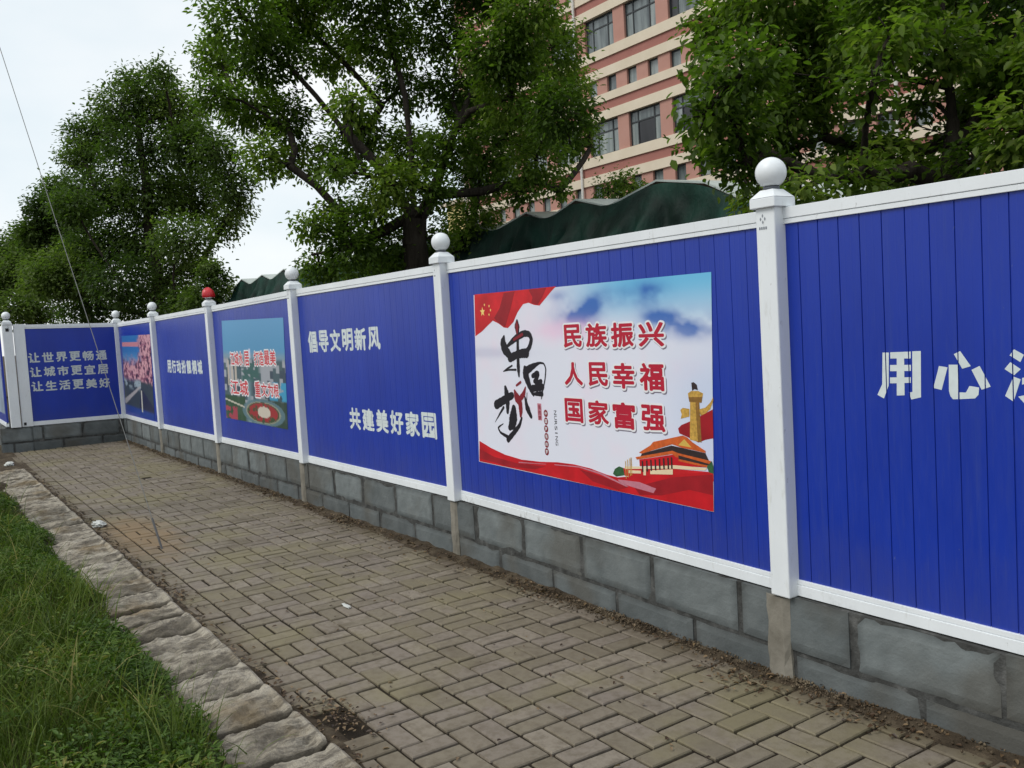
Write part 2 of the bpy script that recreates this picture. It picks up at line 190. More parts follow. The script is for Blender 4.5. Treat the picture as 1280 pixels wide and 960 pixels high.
# ------------------------------------------------------------ materials
class NT:
    def __init__(self, name):
        self.m = bpy.data.materials.new(name); self.m.use_nodes = True; self.t = self.m.node_tree; self.t.nodes.clear()
        self.out = self.n('ShaderNodeOutputMaterial')
    def n(self, t, **k):
        x = self.t.nodes.new(t)
        for a, b in k.items(): setattr(x, a, b)
        return x
    def l(self, a, b): self.t.links.new(a, b)
    def noise(self, scale, detail=4, rough=.55, sc=None, coord='Object'):
        tc = self.n('ShaderNodeTexCoord'); x = self.n('ShaderNodeTexNoise'); x.inputs['Scale'].default_value = scale
        x.inputs['Detail'].default_value = detail; x.inputs['Roughness'].default_value = rough
        if sc:
            mp = self.n('ShaderNodeMapping'); mp.inputs['Scale'].default_value = sc; self.l(tc.outputs[coord], mp.inputs[0]); self.l(mp.outputs[0], x.inputs['Vector'])
        else: self.l(tc.outputs[coord], x.inputs['Vector'])
        return x.outputs[0]
    def ramp(self, src, stops):
        r = self.n('ShaderNodeValToRGB'); e = r.color_ramp.elements
        while len(e) < len(stops): e.new(0.5)
        for i, (p, c) in enumerate(stops):
            e[i].position = p; e[i].color = (*c, 1) if len(c) == 3 else c
        self.l(src, r.inputs[0]); return r.outputs[0]
    def mix(self, f, a, b, mode='MIX'):
        x = self.n('ShaderNodeMix', data_type='RGBA', blend_type=mode)
        for s, v in ((x.inputs[0], f), (x.inputs[6], a), (x.inputs[7], b)):
            if hasattr(v, 'links'): self.l(v, s)
            elif isinstance(v, (int, float)): s.default_value = v
            else: s.default_value = (*v, 1)
        return x.outputs[2]
    def math(self, op, a, b=None):
        x = self.n('ShaderNodeMath', operation=op)
        for s, v in ((x.inputs[0], a), (x.inputs[1], b)):
            if v is None: continue
            if hasattr(v, 'links'): self.l(v, s)
            else: s.default_value = v
        return x.outputs[0]
    def attr(self, name, out='Fac'):
        a = self.n('ShaderNodeAttribute'); a.attribute_name = name; return a.outputs[out]
    def bump(self, h, strength=.3, dist=.01):
        b = self.n('ShaderNodeBump'); b.inputs['Strength'].default_value = strength; b.inputs['Distance'].default_value = dist
        self.l(h, b.inputs['Height']); return b.outputs[0]
    def principled(self, col, rough=.5, spec=.5, normal=None, metal=0):
        p = self.n('ShaderNodeBsdfPrincipled')
        if hasattr(col, 'links'): self.l(col, p.inputs['Base Color'])
        else: p.inputs['Base Color'].default_value = (*col, 1)
        if hasattr(rough, 'links'): self.l(rough, p.inputs['Roughness'])
        else: p.inputs['Roughness'].default_value = rough
        p.inputs['Specular IOR Level'].default_value = spec; p.inputs['Metallic'].default_value = metal
        if normal is not None: self.l(normal, p.inputs['Normal'])
        self.l(p.outputs[0], self.out.inputs[0]); return p

def plain(name, col, rough=.5, spec=.4, var=.12, scale=12):
    t = NT(name); n = t.noise(scale)
    c = t.ramp(n, [(.3, tuple(x * (1 - var) for x in col)), (.7, tuple(min(1, x * (1 + var)) for x in col))])
    t.principled(c, rough, spec); return t.m

def m_panel():
    t = NT('blue_panel'); n = t.noise(3.0, 5, .6, (1, 1, .35)); n2 = t.noise(60, 3, .6, (1, 1, .12))
    c = t.ramp(n, [(.3, (.0062, .029, .300)), (.7, (.0082, .037, .360))])
    c = t.mix(t.ramp(n2, [(.52, (0, 0, 0)), (.75, (.10, .10, .10))]), c, (.06, .085, .20))
    r = t.ramp(n2, [(.3, (.30,) * 3), (.8, (.42,) * 3)])
    g = t.n('ShaderNodeNewGeometry'); sp = t.n('ShaderNodeSeparateXYZ'); t.l(g.outputs['Position'], sp.inputs[0])
    hgt = t.math('ADD', sp.outputs[2], t.math('MULTIPLY', t.noise(5, 6, .7, (1, 1, .5)), .75))
    c = t.mix(t.math('MULTIPLY', t.math('MAXIMUM', t.math('SUBTRACT', 1.12, hgt), 0.0), .55), c, (.085, .082, .085))
    st = t.noise(9, 5, .7, (1.6, 1.6, .05)); c = t.mix(t.ramp(st, [(.56, (0, 0, 0)), (.74, (.22,) * 3)]), c, (.05, .085, .26))
    sc = t.noise(26, 4, .75, (1, 1, .5)); c = t.mix(t.ramp(sc, [(.70, (0, 0, 0)), (.74, (.45,) * 3)]), c, (.11, .14, .27))
    t.principled(c, r, .45, t.bump(t.noise(2.2, 2, .5, (1, 1, .3)), .05, .02)); return t.m
def m_white():
    t = NT('white_plastic'); n = t.noise(2.5, 5, .65, (1, 1, .5)); n2 = t.noise(40, 3, .6, (1, 1, .25))
    c = t.ramp(n, [(.3, (.70, .73, .75)), (.65, (.79, .82, .84))])
    c = t.mix(t.ramp(n2, [(.60, (0, 0, 0)), (.78, (.35,) * 3)]), c, (.44, .43, .38))
    g = t.n('ShaderNodeNewGeometry'); sp = t.n('ShaderNodeSeparateXYZ'); t.l(g.outputs['Position'], sp.inputs[0])
    hgt = t.math('ADD', sp.outputs[2], t.math('MULTIPLY', t.noise(24, 5, .7, (1, 1, .6)), .42))
    msk = t.math('MULTIPLY', t.math('MAXIMUM', t.math('SUBTRACT', t.noise(1.3, 2), .50), 0.0), 6.0)
    c = t.mix(t.math('MULTIPLY', t.math('MINIMUM', t.math('MULTIPLY', t.math('MAXIMUM', t.math('SUBTRACT', .625, hgt), 0.0), 9.0), .8), t.math('MINIMUM', msk, 1.0)), c, (.20, .185, .155))
    sc = t.noise(45, 3, .7, (1, 1, .4)); c = t.mix(t.ramp(sc, [(.68, (0, 0, 0)), (.72, (.45,) * 3)]), c, (.36, .35, .33))
    t.principled(c, .38, .4); return t.m
def m_block():
    t = NT('grey_block'); n = t.noise(5, 6, .6); n2 = t.noise(60, 4, .6); n3 = t.noise(1.6, 3, .5)
    a = t.attr('rnd')
    c = t.ramp(n, [(.32, (.075, .086, .088)), (.5, (.120, .132, .132)), (.68, (.180, .195, .193))])
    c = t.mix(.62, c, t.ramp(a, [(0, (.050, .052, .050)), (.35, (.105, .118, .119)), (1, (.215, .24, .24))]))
    c = t.mix(t.ramp(n3, [(.52, (0, 0, 0)), (.64, (.55,) * 3)]), c, (.082, .072, .056))
    t.principled(c, .85, .25, t.bump(n2, .5, .006)); return t.m
def m_mortar():
    t = NT('mortar'); n = t.noise(14, 5); n2 = t.noise(70, 4)
    c = t.ramp(n, [(.32, (.034, .034, .032)), (.55, (.065, .066, .063)), (.72, (.12, .12, .115))])
    t.principled(c, .9, .2, t.bump(n2, .7, .008)); return t.m
def m_pier():
    t = NT('pier_concrete'); n = t.noise(7, 5); n2 = t.noise(70, 4)
    c = t.ramp(n, [(.3, (.155, .142, .115)), (.7, (.27, .25, .21))])
    t.principled(c, .9, .2, t.bump(n2, .4, .005)); return t.m
def m_paver():
    t = NT('clay_paver'); a = t.attr('rnd'); n = t.noise(22, 5, .65); n2 = t.noise(140, 3); big = t.noise(1.1, 4, .6)
    c = t.ramp(a, [(0, (.150, .127, .090)), (.3, (.180, .154, .110)), (.6, (.190, .160, .130)), (.85, (.206, .176, .135)), (1, (.226, .194, .150))])
    c = t.mix(t.ramp(n, [(.36, (.6,) * 3), (.56, (0, 0, 0))]), c, (.118, .096, .066))
    md = t.noise(2.4, 6, .72); c = t.mix(t.ramp(md, [(.54, (0, 0, 0)), (.66, (.6,) * 3)]), c, (.100, .080, .052))
    c = t.mix(t.ramp(big, [(.48, (0, 0, 0)), (.62, (.65,) * 3)]), c, (.190, .166, .090))
    # ochre soil washed over a stretch of bricks beside the kerb
    g = t.n('ShaderNodeNewGeometry'); sp = t.n('ShaderNodeSeparateXYZ'); t.l(g.outputs['Position'], sp.inputs[0])
    dx = t.math('MULTIPLY', t.math('ADD', sp.outputs[0], 5.9), .72); dy = t.math('MULTIPLY', t.math('ADD', sp.outputs[1], 1.66), 2.6)
    rr = t.math('ADD', t.math('MULTIPLY', dx, dx), t.math('MULTIPLY', dy, dy))
    f = t.math('ADD', rr, t.math('MULTIPLY', t.noise(5, 5), 1.6))
    c = t.mix(t.ramp(f, [(.95, (.95,) * 3), (1.0, (.8,) * 3), ]) if False else t.math('MULTIPLY', t.math('SUBTRACT', 1.0, t.math('MINIMUM', t.math('MULTIPLY', f, .58), 1.0)), 1.7), c, (.205, .142, .078))
    # green-brown grime at the wall foot and kerb edge
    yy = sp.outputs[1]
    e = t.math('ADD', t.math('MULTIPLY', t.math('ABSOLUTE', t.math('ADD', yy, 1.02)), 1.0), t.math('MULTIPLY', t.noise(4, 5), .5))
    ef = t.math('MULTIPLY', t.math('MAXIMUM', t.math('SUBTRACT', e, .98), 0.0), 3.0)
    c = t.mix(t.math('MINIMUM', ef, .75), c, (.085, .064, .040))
    t.principled(c, .82, .3, t.bump(n2, .35, .004)); return t.m
def m_dirt(name='dirt', k=1.0):
    t = NT(name); n = t.noise(9, 6, .65); n2 = t.noise(80, 5, .7)
    c = t.ramp(n, [(.3, (.032 * k, .024 * k, .016 * k)), (.52, (.07 * k, .053 * k, .035 * k)), (.72, (.135 * k, .108 * k, .072 * k))])
    t.principled(c, .95, .15, t.bump(n2, .9, .012)); return t.m
def m_granite():
    t = NT('granite'); n = t.noise(6, 6, .65); n2 = t.noise(90, 5, .7); n3 = t.noise(240, 2); a = t.attr('rnd')
    c = t.ramp(n, [(.32, (.25, .215, .16)), (.5, (.43, .38, .295)), (.68, (.56, .51, .415))])
    c = t.mix(.4, c, t.ramp(a, [(0, (.23, .20, .155)), (.55, (.37, .333, .272)), (1, (.50, .455, .385))]))
    c = t.mix(t.ramp(t.noise(9, 6, .7, (2.2, .7, 1)), [(.40, (.85,) * 3), (.54, (0, 0, 0))]), c, (.115, .098, .075))
    c = t.mix(t.ramp(n3, [(.5, (0, 0, 0)), (.62, (.4,) * 3)]), c, (.12, .115, .11))
    c = t.mix(t.ramp(t.noise(2.6, 5), [(.53, (0, 0, 0)), (.66, (.7,) * 3)]), c, (.20, .145, .075))
    c = t.mix(t.ramp(a, [(0, (.93,) * 3), (.13, (.55,) * 3), (.30, (0, 0, 0))]), c, (.060, .050, .036))  # low rnd: dark colour for joint dirt plus painted occlusion shade
    t.principled(c, .85, .3, t.bump(n2, .9, .014)); return t.m
def m_leaf(name, stops, trans=.3, spec=.35, rough=.42):
    t = NT(name); a = t.attr('rnd'); c = t.ramp(a, stops)
    p = t.principled(c, rough, spec)
    tr = t.n('ShaderNodeBsdfTranslucent')
    tc = t.mix(1.0, c, (1.35, 1.65, .6), 'MULTIPLY'); t.l(tc, tr.inputs[0])
    mx = t.n('ShaderNodeMixShader'); mx.inputs[0].default_value = trans
    t.l(p.outputs[0], mx.inputs[1]); t.l(tr.outputs[0], mx.inputs[2]); t.l(mx.outputs[0], t.out.inputs[0])
    return t.m
def m_bark():
    t = NT('bark'); n = t.noise(9, 6, .7, (1, 1, .25)); n2 = t.noise(30, 5, .7, (1, 1, .2))
    c = t.ramp(n, [(.3, (.018, .015, .012)), (.7, (.06, .05, .04))])
    t.principled(c, .95, .1, t.bump(n2, .9, .03)); return t.m
def m_print():
    t = NT('print_ink'); t.principled(t.attr('print', 'Color'), .42, .35); return t.m
def m_band(name, a, b):
    t = NT(name); n = t.noise(1.2, 5); n2 = t.noise(30, 3)
    c = t.ramp(n, [(.3, a), (.7, b)]); c = t.mix(.15, c, t.ramp(n2, [(.3, a), (.7, b)])); t.principled(c, .8, .25); return t.m
def m_tarp():
    t = NT('green_tarp'); n = t.noise(1.4, 4); n2 = t.noise(60, 2)
    c = t.ramp(n, [(.35, (.002, .012, .008)), (.65, (.005, .036, .024))])
    t.principled(c, .68, .25, t.bump(t.noise(6, 4, .6, (1, 1, .6)), .6, .06)); return t.m

M = dict(panel=m_panel(), white=m_white(), block=m_block(), mortar=m_mortar(), pier=m_pier(), paver=m_paver(), dirt=m_dirt(), soil=m_dirt('soil', .8),
    joint=m_dirt('joint_dirt', .42), gravel=m_dirt('gravel_stone', 1.7), smear=m_band('mortar_smear', (.052, .054, .052), (.115, .120, .118)), granite=m_granite(), bark=m_bark(), ink=m_print(), tarp=m_tarp(),
    letter=plain('letter_paint', (.62, .68, .68), .5, .3, .06, 25), letter_dim=plain('letter_paint_dim', (.52, .57, .56), .5, .3, .1, 25),
    red_print=plain('red_print', lin(178, 28, 52), .45, .3, .05), white_print=plain('white_print', (.78, .78, .80), .45, .3, .03),
    grey_print=plain('grey_print', lin(120, 112, 128), .45, .3, .03), black_print=plain('black_print', lin(26, 22, 30), .45, .3, .05),
    maroon_print=plain('maroon_print', lin(128, 28, 40), .45, .3, .05), flag_print=plain('flag_print', lin(196, 30, 38), .45, .3, .22, 7),
    flagd_print=plain('flagd_print', lin(150, 24, 34), .45, .3, .18, 9), star_print=plain('star_print', lin(240, 205, 120), .45, .3, .05),
    rib_print=plain('rib_print', lin(190, 24, 34), .45, .3, .25, 5), gold_print=plain('gold_print', lin(190, 150, 70), .45, .3, .3, 60),
    goldd_print=plain('goldd_print', lin(135, 98, 45), .45, .3, .25, 60), orange_print=plain('orange_print', lin(198, 92, 40), .45, .3, .2, 40),
    cream_print=plain('cream_print', lin(225, 205, 170), .45, .3, .05), dark_print=plain('dark_print', lin(52, 40, 40), .45, .3, .2, 30),
    green_print=plain('green_print', lin(52, 92, 58), .45, .3, .3, 40), gable_print=plain('gable_print', lin(205, 170, 80), .45, .3, .1, 40),
    pink_print=plain('pink_print', lin(190, 120, 135), .45, .3, .1, 40), txt_red=plain('text_red', lin(205, 52, 62), .45, .3, .12, 30),
    red_cloth=plain('red_cover', (.50, .012, .02), .35, .5, .25, 25), seam=plain('dark_seam', (.10, .11, .13), .6, .3), hinge=plain('hinge_black', (.012, .012, .014), .5, .4),
    mark=plain('post_mark', (.22, .24, .27), .6, .3),
    brick=m_band('red_render', (.41, .21, .165), (.47, .26, .21)), cream=m_band('cream_render', (.62, .53, .40), (.70, .61, .48)), dbrick=m_band('dark_red_render', (.31, .128, .105), (.36, .155, .125)),
    yellow=m_band('yellow_render', (.68, .56, .22), (.74, .62, .28)),
    frame=plain('window_frame', (.03, .033, .036), .45, .4), pipe=plain('drainpipe', (.62, .60, .56), .5, .4), roof=plain('pale_roof', (.42, .47, .44), .45, .4, .1, 4),
    steel=plain('steel', (.12, .12, .12), .5, .5), wire=plain('wire', (.20, .20, .19), .5, .5), concrete=m_band('concrete', (.30, .29, .27), (.38, .37, .34)),
    trash=plain('litter_white', (.50, .51, .48), .6, .3, .08, 20), deadleaf=m_leaf('dead_leaf', [(0, (.03, .018, .010)), (.5, (.085, .05, .026)), (1, (.22, .15, .08))], .1),
    grass=m_leaf('grass_blade', [(0, (.022, .036, .007)), (.35, (.058, .090, .014)), (.65, (.105, .150, .025)), (.88, (.175, .195, .052)), (1, (.32, .25, .11))], .25, .2, .6),
    weed=m_leaf('weed_leaf', [(0, (.024, .048, .008)), (.5, (.060, .115, .016)), (.85, (.110, .165, .026)), (1, (.20, .19, .05))], .25, .25, .55),
    leafA=m_leaf('camphor_leaf', [(0, (.038, .068, .012)), (.4, (.072, .122, .019)), (.75, (.112, .176, .027)), (1, (.18, .235, .045))], .48, .18, .55),
    leafB=m_leaf('camphor_leaf_near', [(0, (.040, .074, .012)), (.4, (.074, .124, .018)), (.75, (.115, .176, .026)), (1, (.185, .235, .046))], .46, .22, .5),
    leafC=m_leaf('camphor_leaf_far', [(0, (.038, .066, .018)), (.5, (.074, .116, .028)), (1, (.130, .176, .048))], .46, .18, .55))
def m_glass(name, a, b, rough):
    t = NT(name); n = t.noise(1.5, 3, .5, (3, 1, .4)); c = t.ramp(n, [(.35, a), (.65, b)]); t.principled(c, rough, .6); return t.m
M['glass'] = m_glass('window_glass', (.05, .065, .07), (.17, .20, .20), .08)
M['glass_curtain'] = m_glass('curtained_glass', (.13, .16, .16), (.28, .31, .30), .2)
M['glass_dark'] = m_glass('dark_glass', (.008, .008, .010), (.02, .02, .024), .3)

# ------------------------------------------------------------ ground, pavement, kerb, verge
def grid(name, x0, x1, y0, y1, nx, ny, hf, mat, kind='structure', rnd=None):
    xs = np.linspace(x0, x1, nx); ys = np.linspace(y0, y1, ny); X, Y = np.meshgrid(xs, ys, indexing='ij')
    Z = hf(X, Y); V = np.stack([X, Y, Z], -1).reshape(-1, 3)
    i = np.arange(nx - 1)[:, None] * ny + np.arange(ny - 1)[None]; i = i.ravel()
    F = np.stack([i, i + ny, i + ny + 1, i + 1], 1)
    o = np_mesh(name, V, F, mat, smooth=True)
    if kind: o['kind'] = kind
    return o
def outer(x0, x1, y0, y1, z):
    m = MB(); R = 900
    xs = [-R, x0, x1, R]; ys = [-R, y0, y1, R]
    for i in range(3):
        for j in range(3):
            if i == 1 and j == 1: continue
            m.face([(xs[i], ys[j], z), (xs[i + 1], ys[j], z), (xs[i + 1], ys[j + 1], z), (xs[i], ys[j + 1], z)])
    return m
g = MB(); g.face([(-900, -900, -.12), (900, -900, -.12), (900, 900, -.12), (-900, 900, -.12)])
g.build('ground', M['soil']).__setitem__('kind', 'structure')
grid('ground', -80, 14, .06, 40, 60, 40, lambda X, Y: -.03 + .06 * fbm(X * .4, Y * .4, 4, 3), M['soil'])
grid('path_bed', -15.02, 8, -1.99, .02, 460, 50, lambda X, Y: -.0155 + .008 * fbm(X * 9, Y * 9, 4, 5), M['joint'])
grid('ground', -26, -11.4, -9.0, -1.86, 120, 60, lambda X, Y: -.02 + .045 * fbm(X * 1.5, Y * 1.5, 5, 9) + .05 * np.clip((-14.5 - X) / 3, 0, 1), M['dirt'])

pv = MB(); P0 = (-.764, -1.308); PM = .2225
def brick(x0, x1, y0, y1):
    y0 = max(y0, -1.945); y1 = min(y1, -.055); x0 = max(x0, -14.9)
    if x1 - x0 < .04 or y1 - y0 < .03: return
    if random.random() < .0012 or (abs(x0 + .98) < .14 and y0 < -1.78): return
    g = .0062 + random.uniform(0, .0026); h = random.gauss(0, .0022); tx = random.gauss(0, .010); ty = random.gauss(0, .010); rot = random.gauss(0, .010)
    cx, cy = (x0 + x1) / 2, (y0 + y1) / 2; vs = []
    sink = 0.0
    for ins, z in ((g, -.035), (g, -.0055), (g + .0042, 0.0)):
        for X, Y in ((x0 + ins, y0 + ins), (x1 - ins, y0 + ins), (x1 - ins, y1 - ins), (x0 + ins, y1 - ins)):
            dx, dy = X - cx, Y - cy
            vs.append((cx + dx - dy * rot, cy + dy + dx * rot, z + h + sink + dx * tx + dy * ty))
    fs = [(8, 9, 10, 11)]
    for a in (0, 4): fs += [(a + i, a + (i + 1) % 4, a + 4 + (i + 1) % 4, a + 4 + i) for i in range(4)]
    pv.raw(vs, fs); pv.rnd += [random.random()] * 12
for i in range(-65, 32):
    for j in range(-4, 7):
        x = P0[0] + i * PM; y = P0[1] + j * PM
        if (i + j + 1) % 2 == 0:
            brick(x, x + PM / 2, y, y + PM); brick(x + PM / 2, x + PM, y, y + PM)
        else:
            brick(x, x + PM, y, y + PM / 2); brick(x, x + PM, y + PM / 2, y + PM)
tag(pv.build('pavement', M['paver'], recalc=False), kind='structure')

# kerb of split granite blocks
kb = MB(); x = -11.95
while x < 5.0:
    L = random.uniform(.33, .41); x1 = x + L - random.uniform(.020, .034); nx, ny = 40, 30
    w = random.uniform(.40, .50); y1 = -1.972 + random.uniform(-.006, .006); zt = .052 + random.uniform(-.008, .010)
    xs = np.linspace(x, x1, nx); ys = np.linspace(y1 - w, y1, ny); X, Y = np.meshgrid(xs, ys, indexing='ij')
    sd = random.randint(0, 9999); LL_ = x1 - x; u = (X - x) / LL_; v = (y1 - Y) / w
    wx = .10 * (fbm(X * 4, Y * 4, 3, sd + 3) - .5); Hh = .105 * (fbm((X + wx) * 9 + Y * 1.6, Y * 2.2, 3, sd) - .5) - .120 * np.abs(fbm((X + wx) * 12 + Y * 3, Y * 2.4, 3, sd + 5) - .5) + .075 * (fbm(X * 38 + Y * 9, Y * 20, 4, sd + 9) - .5)
    edge = np.clip(v / .10, 0, 1) * np.clip(.35 + np.minimum(u, 1 - u) * 8, 0, 1)
    brk = random.uniform(.35, .65) + .5 * (fbm(Y * 5, X * 3, 3, sd + 21) - .5); Z = zt + .004 + .50 * Hh * edge - .022 * np.clip(u - brk, 0, 1) / .5 * np.clip(v / .10, .15, 1) - .045 * np.clip((.30 + .2 * (fbm(Y * 7, X * 2, 2, sd + 40) - .5) - u) / .30, 0, 1) ** 1.3 * np.clip(v / .12, .15, 1) + (.5 - u) * random.uniform(.0, .015) - .05 * np.clip(v - .55, 0, 1) ** 1.0
    ex = np.minimum(np.minimum(u * L, (1 - u) * (L)), np.minimum(v, 1 - v) * w)
    eu = np.minimum(u, 1 - u) * LL_; Z = Z - .014 * np.clip(1 - ex / .014, 0, 1) ** 2 - .022 * np.clip(1 - eu / .016, 0, 1) ** 1.3
    vs = [tuple(p) for p in np.stack([X, Y, Z], -1).reshape(-1, 3)]; fs = []
    for a in range(nx - 1):
        for b in range(ny - 1):
            k = a * ny + b; fs.append((k, k + ny, k + ny + 1, k + 1))
    rim = [a * ny for a in range(nx)] + [(nx - 1) * ny + b for b in range(1, ny)] + [a * ny + ny - 1 for a in range(nx - 2, -1, -1)] + [b for b in range(ny - 2, 0, -1)]
    base = len(vs); vs += [(vs[k][0], vs[k][1], -.08) for k in rim]
    for q in range(len(rim)):
        q2 = (q + 1) % len(rim); fs.append((rim[q2], rim[q], base + q, base + q2))
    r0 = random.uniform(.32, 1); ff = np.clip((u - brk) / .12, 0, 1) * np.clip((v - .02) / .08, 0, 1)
    rv = (r0 * (1 - .72 * ff * np.clip(.4 + 1.1 * fbm(X * 16, Y * 7, 3, sd + 33), 0, 1))) * np.clip((1 - u) * LL_ / .014 - .1, 0, 1) * np.clip(.05 + u * LL_ / .045, 0, 1)  # dirt and occlusion shade painted dark on near facets, ends and joint edges
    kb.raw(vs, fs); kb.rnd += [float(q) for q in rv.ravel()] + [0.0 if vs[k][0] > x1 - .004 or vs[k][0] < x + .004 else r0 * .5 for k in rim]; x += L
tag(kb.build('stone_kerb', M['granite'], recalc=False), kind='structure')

def verge_h(X, Y):
    d = np.clip((-2.34 - Y) / .5, 0, 1); e = np.clip((-2.30 + .26 * (fbm(X * 2.6, Y * 2.6, 3, 27) - .5) - Y) / .10, 0, 1)
    return -.06 + .105 * e + .03 * d + .05 * fbm(X * 1.3, Y * 1.3, 4, 21) * d + .02 * fbm(X * 8, Y * 8, 3, 23)
grid('verge_soil', -12.6, 8, -12, -2.2, 260, 150, verge_h, M['soil'])

def blades(name, P, L, W, lean_dir, lean, rnd, mat, seg=4):
    n = len(P); t = np.linspace(0, 1, seg + 1)
    side = np.stack([-np.sin(lean_dir), np.cos(lean_dir), np.zeros(n)], 1); out = np.stack([np.cos(lean_dir), np.sin(lean_dir), np.zeros(n)], 1)
    tw = RNG.uniform(0, np.pi, n); side = np.stack([np.cos(tw), np.sin(tw), np.zeros(n)], 1)
    V = np.zeros((n, 2 * (seg + 1), 3)); 
    for k, tt in enumerate(t):
        ang = lean * tt; 
        r = L * np.where(lean > .05, (1 - np.cos(ang)) / np.maximum(lean, .05), 0); z = L * np.where(lean > .05, np.sin(ang) / np.maximum(lean, .05), tt)
        c = P + out * r[:, None] + np.array([0, 0, 1]) * z[:, None]
        w = W * (1 - tt ** 1.6) * .5 + .0003
        V[:, 2 * k] = c - side * w[:, None]; V[:, 2 * k + 1] = c + side * w[:, None]
    b = np.arange(n)[:, None] * (2 * (seg + 1)); F = np.concatenate([b + np.array([[2 * k, 2 * k + 1, 2 * k + 3, 2 * k + 2]]) for k in range(seg)], 1).reshape(-1, 4)
    return tag(np_mesh(name, V.reshape(-1, 3), F, mat, np.repeat(rnd, 2 * (seg + 1)), smooth=True), kind='stuff')
def scatter(n, x0, x1, y0, y1, dens):
    X = RNG.uniform(x0, x1, n); Y = RNG.uniform(y0, y1, n); keep = RNG.random(n) < dens(X, Y); return X[keep], Y[keep]
def edge_y(X): return -2.33 + .10 * (fbm(X * 2.2, X * 0 + 3.3, 3, 61) - .5) * 2 - .06 * np.clip(-2.5 - X, 0, 3) / 3
# short fine turf
X, Y = scatter(150000, -11.6, .4, -3.7, -2.15, lambda X, Y: np.clip((edge_y(X) - Y + .06 * RNG.normal(size=len(X)) + .05) / .16, 0, 1) * np.clip(.35 + 1.2 * fbm(X * 2.5, Y * 2.5, 3, 31), 0, 1) * np.clip(.25 + np.exp(-((X + 1.5) / 5.0) ** 2), 0, 1))
n = len(X); tuft = fbm(X * 1.7, Y * 1.7, 3, 41); d = np.clip((edge_y(X) - Y) / .5, 0, 1)
L = (.035 + .105 * RNG.random(n) ** 1.7) * (.4 + 1.1 * tuft) * (.5 + .7 * d)
rn = np.clip(.15 + .62 * fbm(X * 3, Y * 3, 3, 51) * RNG.uniform(.5, 1.3, n) + .1 * RNG.normal(size=n), 0, .93); dead = RNG.random(n) < .05; rn[dead] = RNG.uniform(.92, 1, dead.sum())
blades('grass', np.stack([X, Y, verge_h(X, Y) - .01], 1), L, RNG.uniform(.0025, .0055, n), RNG.uniform(0, 2 * np.pi, n), RNG.uniform(.2, 1.6, n), rn, M['grass'], 3)
# long arching clumps
cl = [(-1.75, -3.1), (-2.0, -2.75), (-2.5, -2.75), (-2.9, -2.62), (-3.3, -2.85), (-2.35, -3.05), (-1.3, -2.95), (-3.8, -2.65), (-4.5, -2.75), (-5.2, -2.62), (-6.2, -2.66), (-3.5, -2.5), (-2.7, -3.3), (-1.15, -2.6), (-.85, -2.55), (-7.2, -2.7), (-3.05, -3.1), (-1.6, -2.75), (-4.0, -3.0), (-8.5, -2.65), (-9.8, -2.7)]
px, py, LL, WW, dd, le, rn = [], [], [], [], [], [], []
for cx, cy in cl:
    k = random.randint(60, 150); a = RNG.uniform(0, 2 * np.pi, k); r = RNG.normal(0, .13, k)
    px.append(cx + r * np.cos(a)); py.append(cy + r * np.sin(a)); LL.append(RNG.uniform(.16, .42, k)); WW.append(RNG.uniform(.004, .0085, k))
    dd.append(a + RNG.normal(0, .5, k)); le.append(RNG.uniform(.5, 2.1, k)); rn.append(np.clip(RNG.normal(random.uniform(.35, .65), .18, k), 0, .96))
px, py, LL, WW, dd, le, rn = map(np.concatenate, (px, py, LL, WW, dd, le, rn))
blades('long_grass', np.stack([px, py, verge_h(px, py) - .01], 1), LL, WW, dd, le, rn, M['grass'], 5)

def leaf_geo(P, D, L, W, fold=.25, upb=None):
    n = len(P); D = D / np.linalg.norm(D, axis=1, keepdims=True)
    A = RNG.normal(size=(n, 3)); A[:, 2] *= .25
    if upb is not None: A = A
    S = np.cross(D, np.stack([RNG.normal(0, .35, n), RNG.normal(0, .35, n), np.ones(n)], 1)); S /= np.linalg.norm(S, axis=1, keepdims=True) + 1e-9
    N = np.cross(S, D); L = L[:, None]; W = W[:, None]
    V = np.stack([P, P + D * L * .3 + S * W * .5 + N * W * fold, P + D * L * .68 + S * W * .40 + N * W * fold * .7 - N * L * .03, P + D * L - N * L * .12,
                  P + D * L * .68 - S * W * .40 + N * W * fold * .7 - N * L * .03, P + D * L * .3 - S * W * .5 + N * W * fold], 1)
    b = np.arange(n)[:, None] * 6; F = np.concatenate([b + np.array([[0, 1, 2, 3]]), b + np.array([[0, 3, 4, 5]])], 1).reshape(-1, 4)
    return V.reshape(-1, 3), F
# small broad-leaved weeds through the turf
X, Y = scatter(90000, -9, .2, -3.4, -2.15, lambda X, Y: np.clip((edge_y(X) - Y + .05) / .12, 0, 1) * np.clip((fbm(X * 2.1, Y * 2.1, 3, 71) - .40) * 9, .06, 1) * np.clip(1.3 - (edge_y(X) - Y) * 1.2, .15, 1))
n = len(X); D = np.stack([RNG.normal(size=n), RNG.normal(size=n), RNG.uniform(-.1, .9, n)], 1)
V, F = leaf_geo(np.stack([X, Y, verge_h(X, Y) + RNG.uniform(.01, .15, n) * np.clip((edge_y(X) - Y + .1) / .3, .25, 1)], 1), D, RNG.uniform(.014, .048, n), RNG.uniform(.005, .017, n))
tag(np_mesh('ground_weeds', V, F, M['weed'], np.repeat(np.clip(fbm(X * 4, Y * 4, 3, 73) * 1.2 - .1 + RNG.normal(0, .18, n), 0, 1), 6)), kind='stuff')

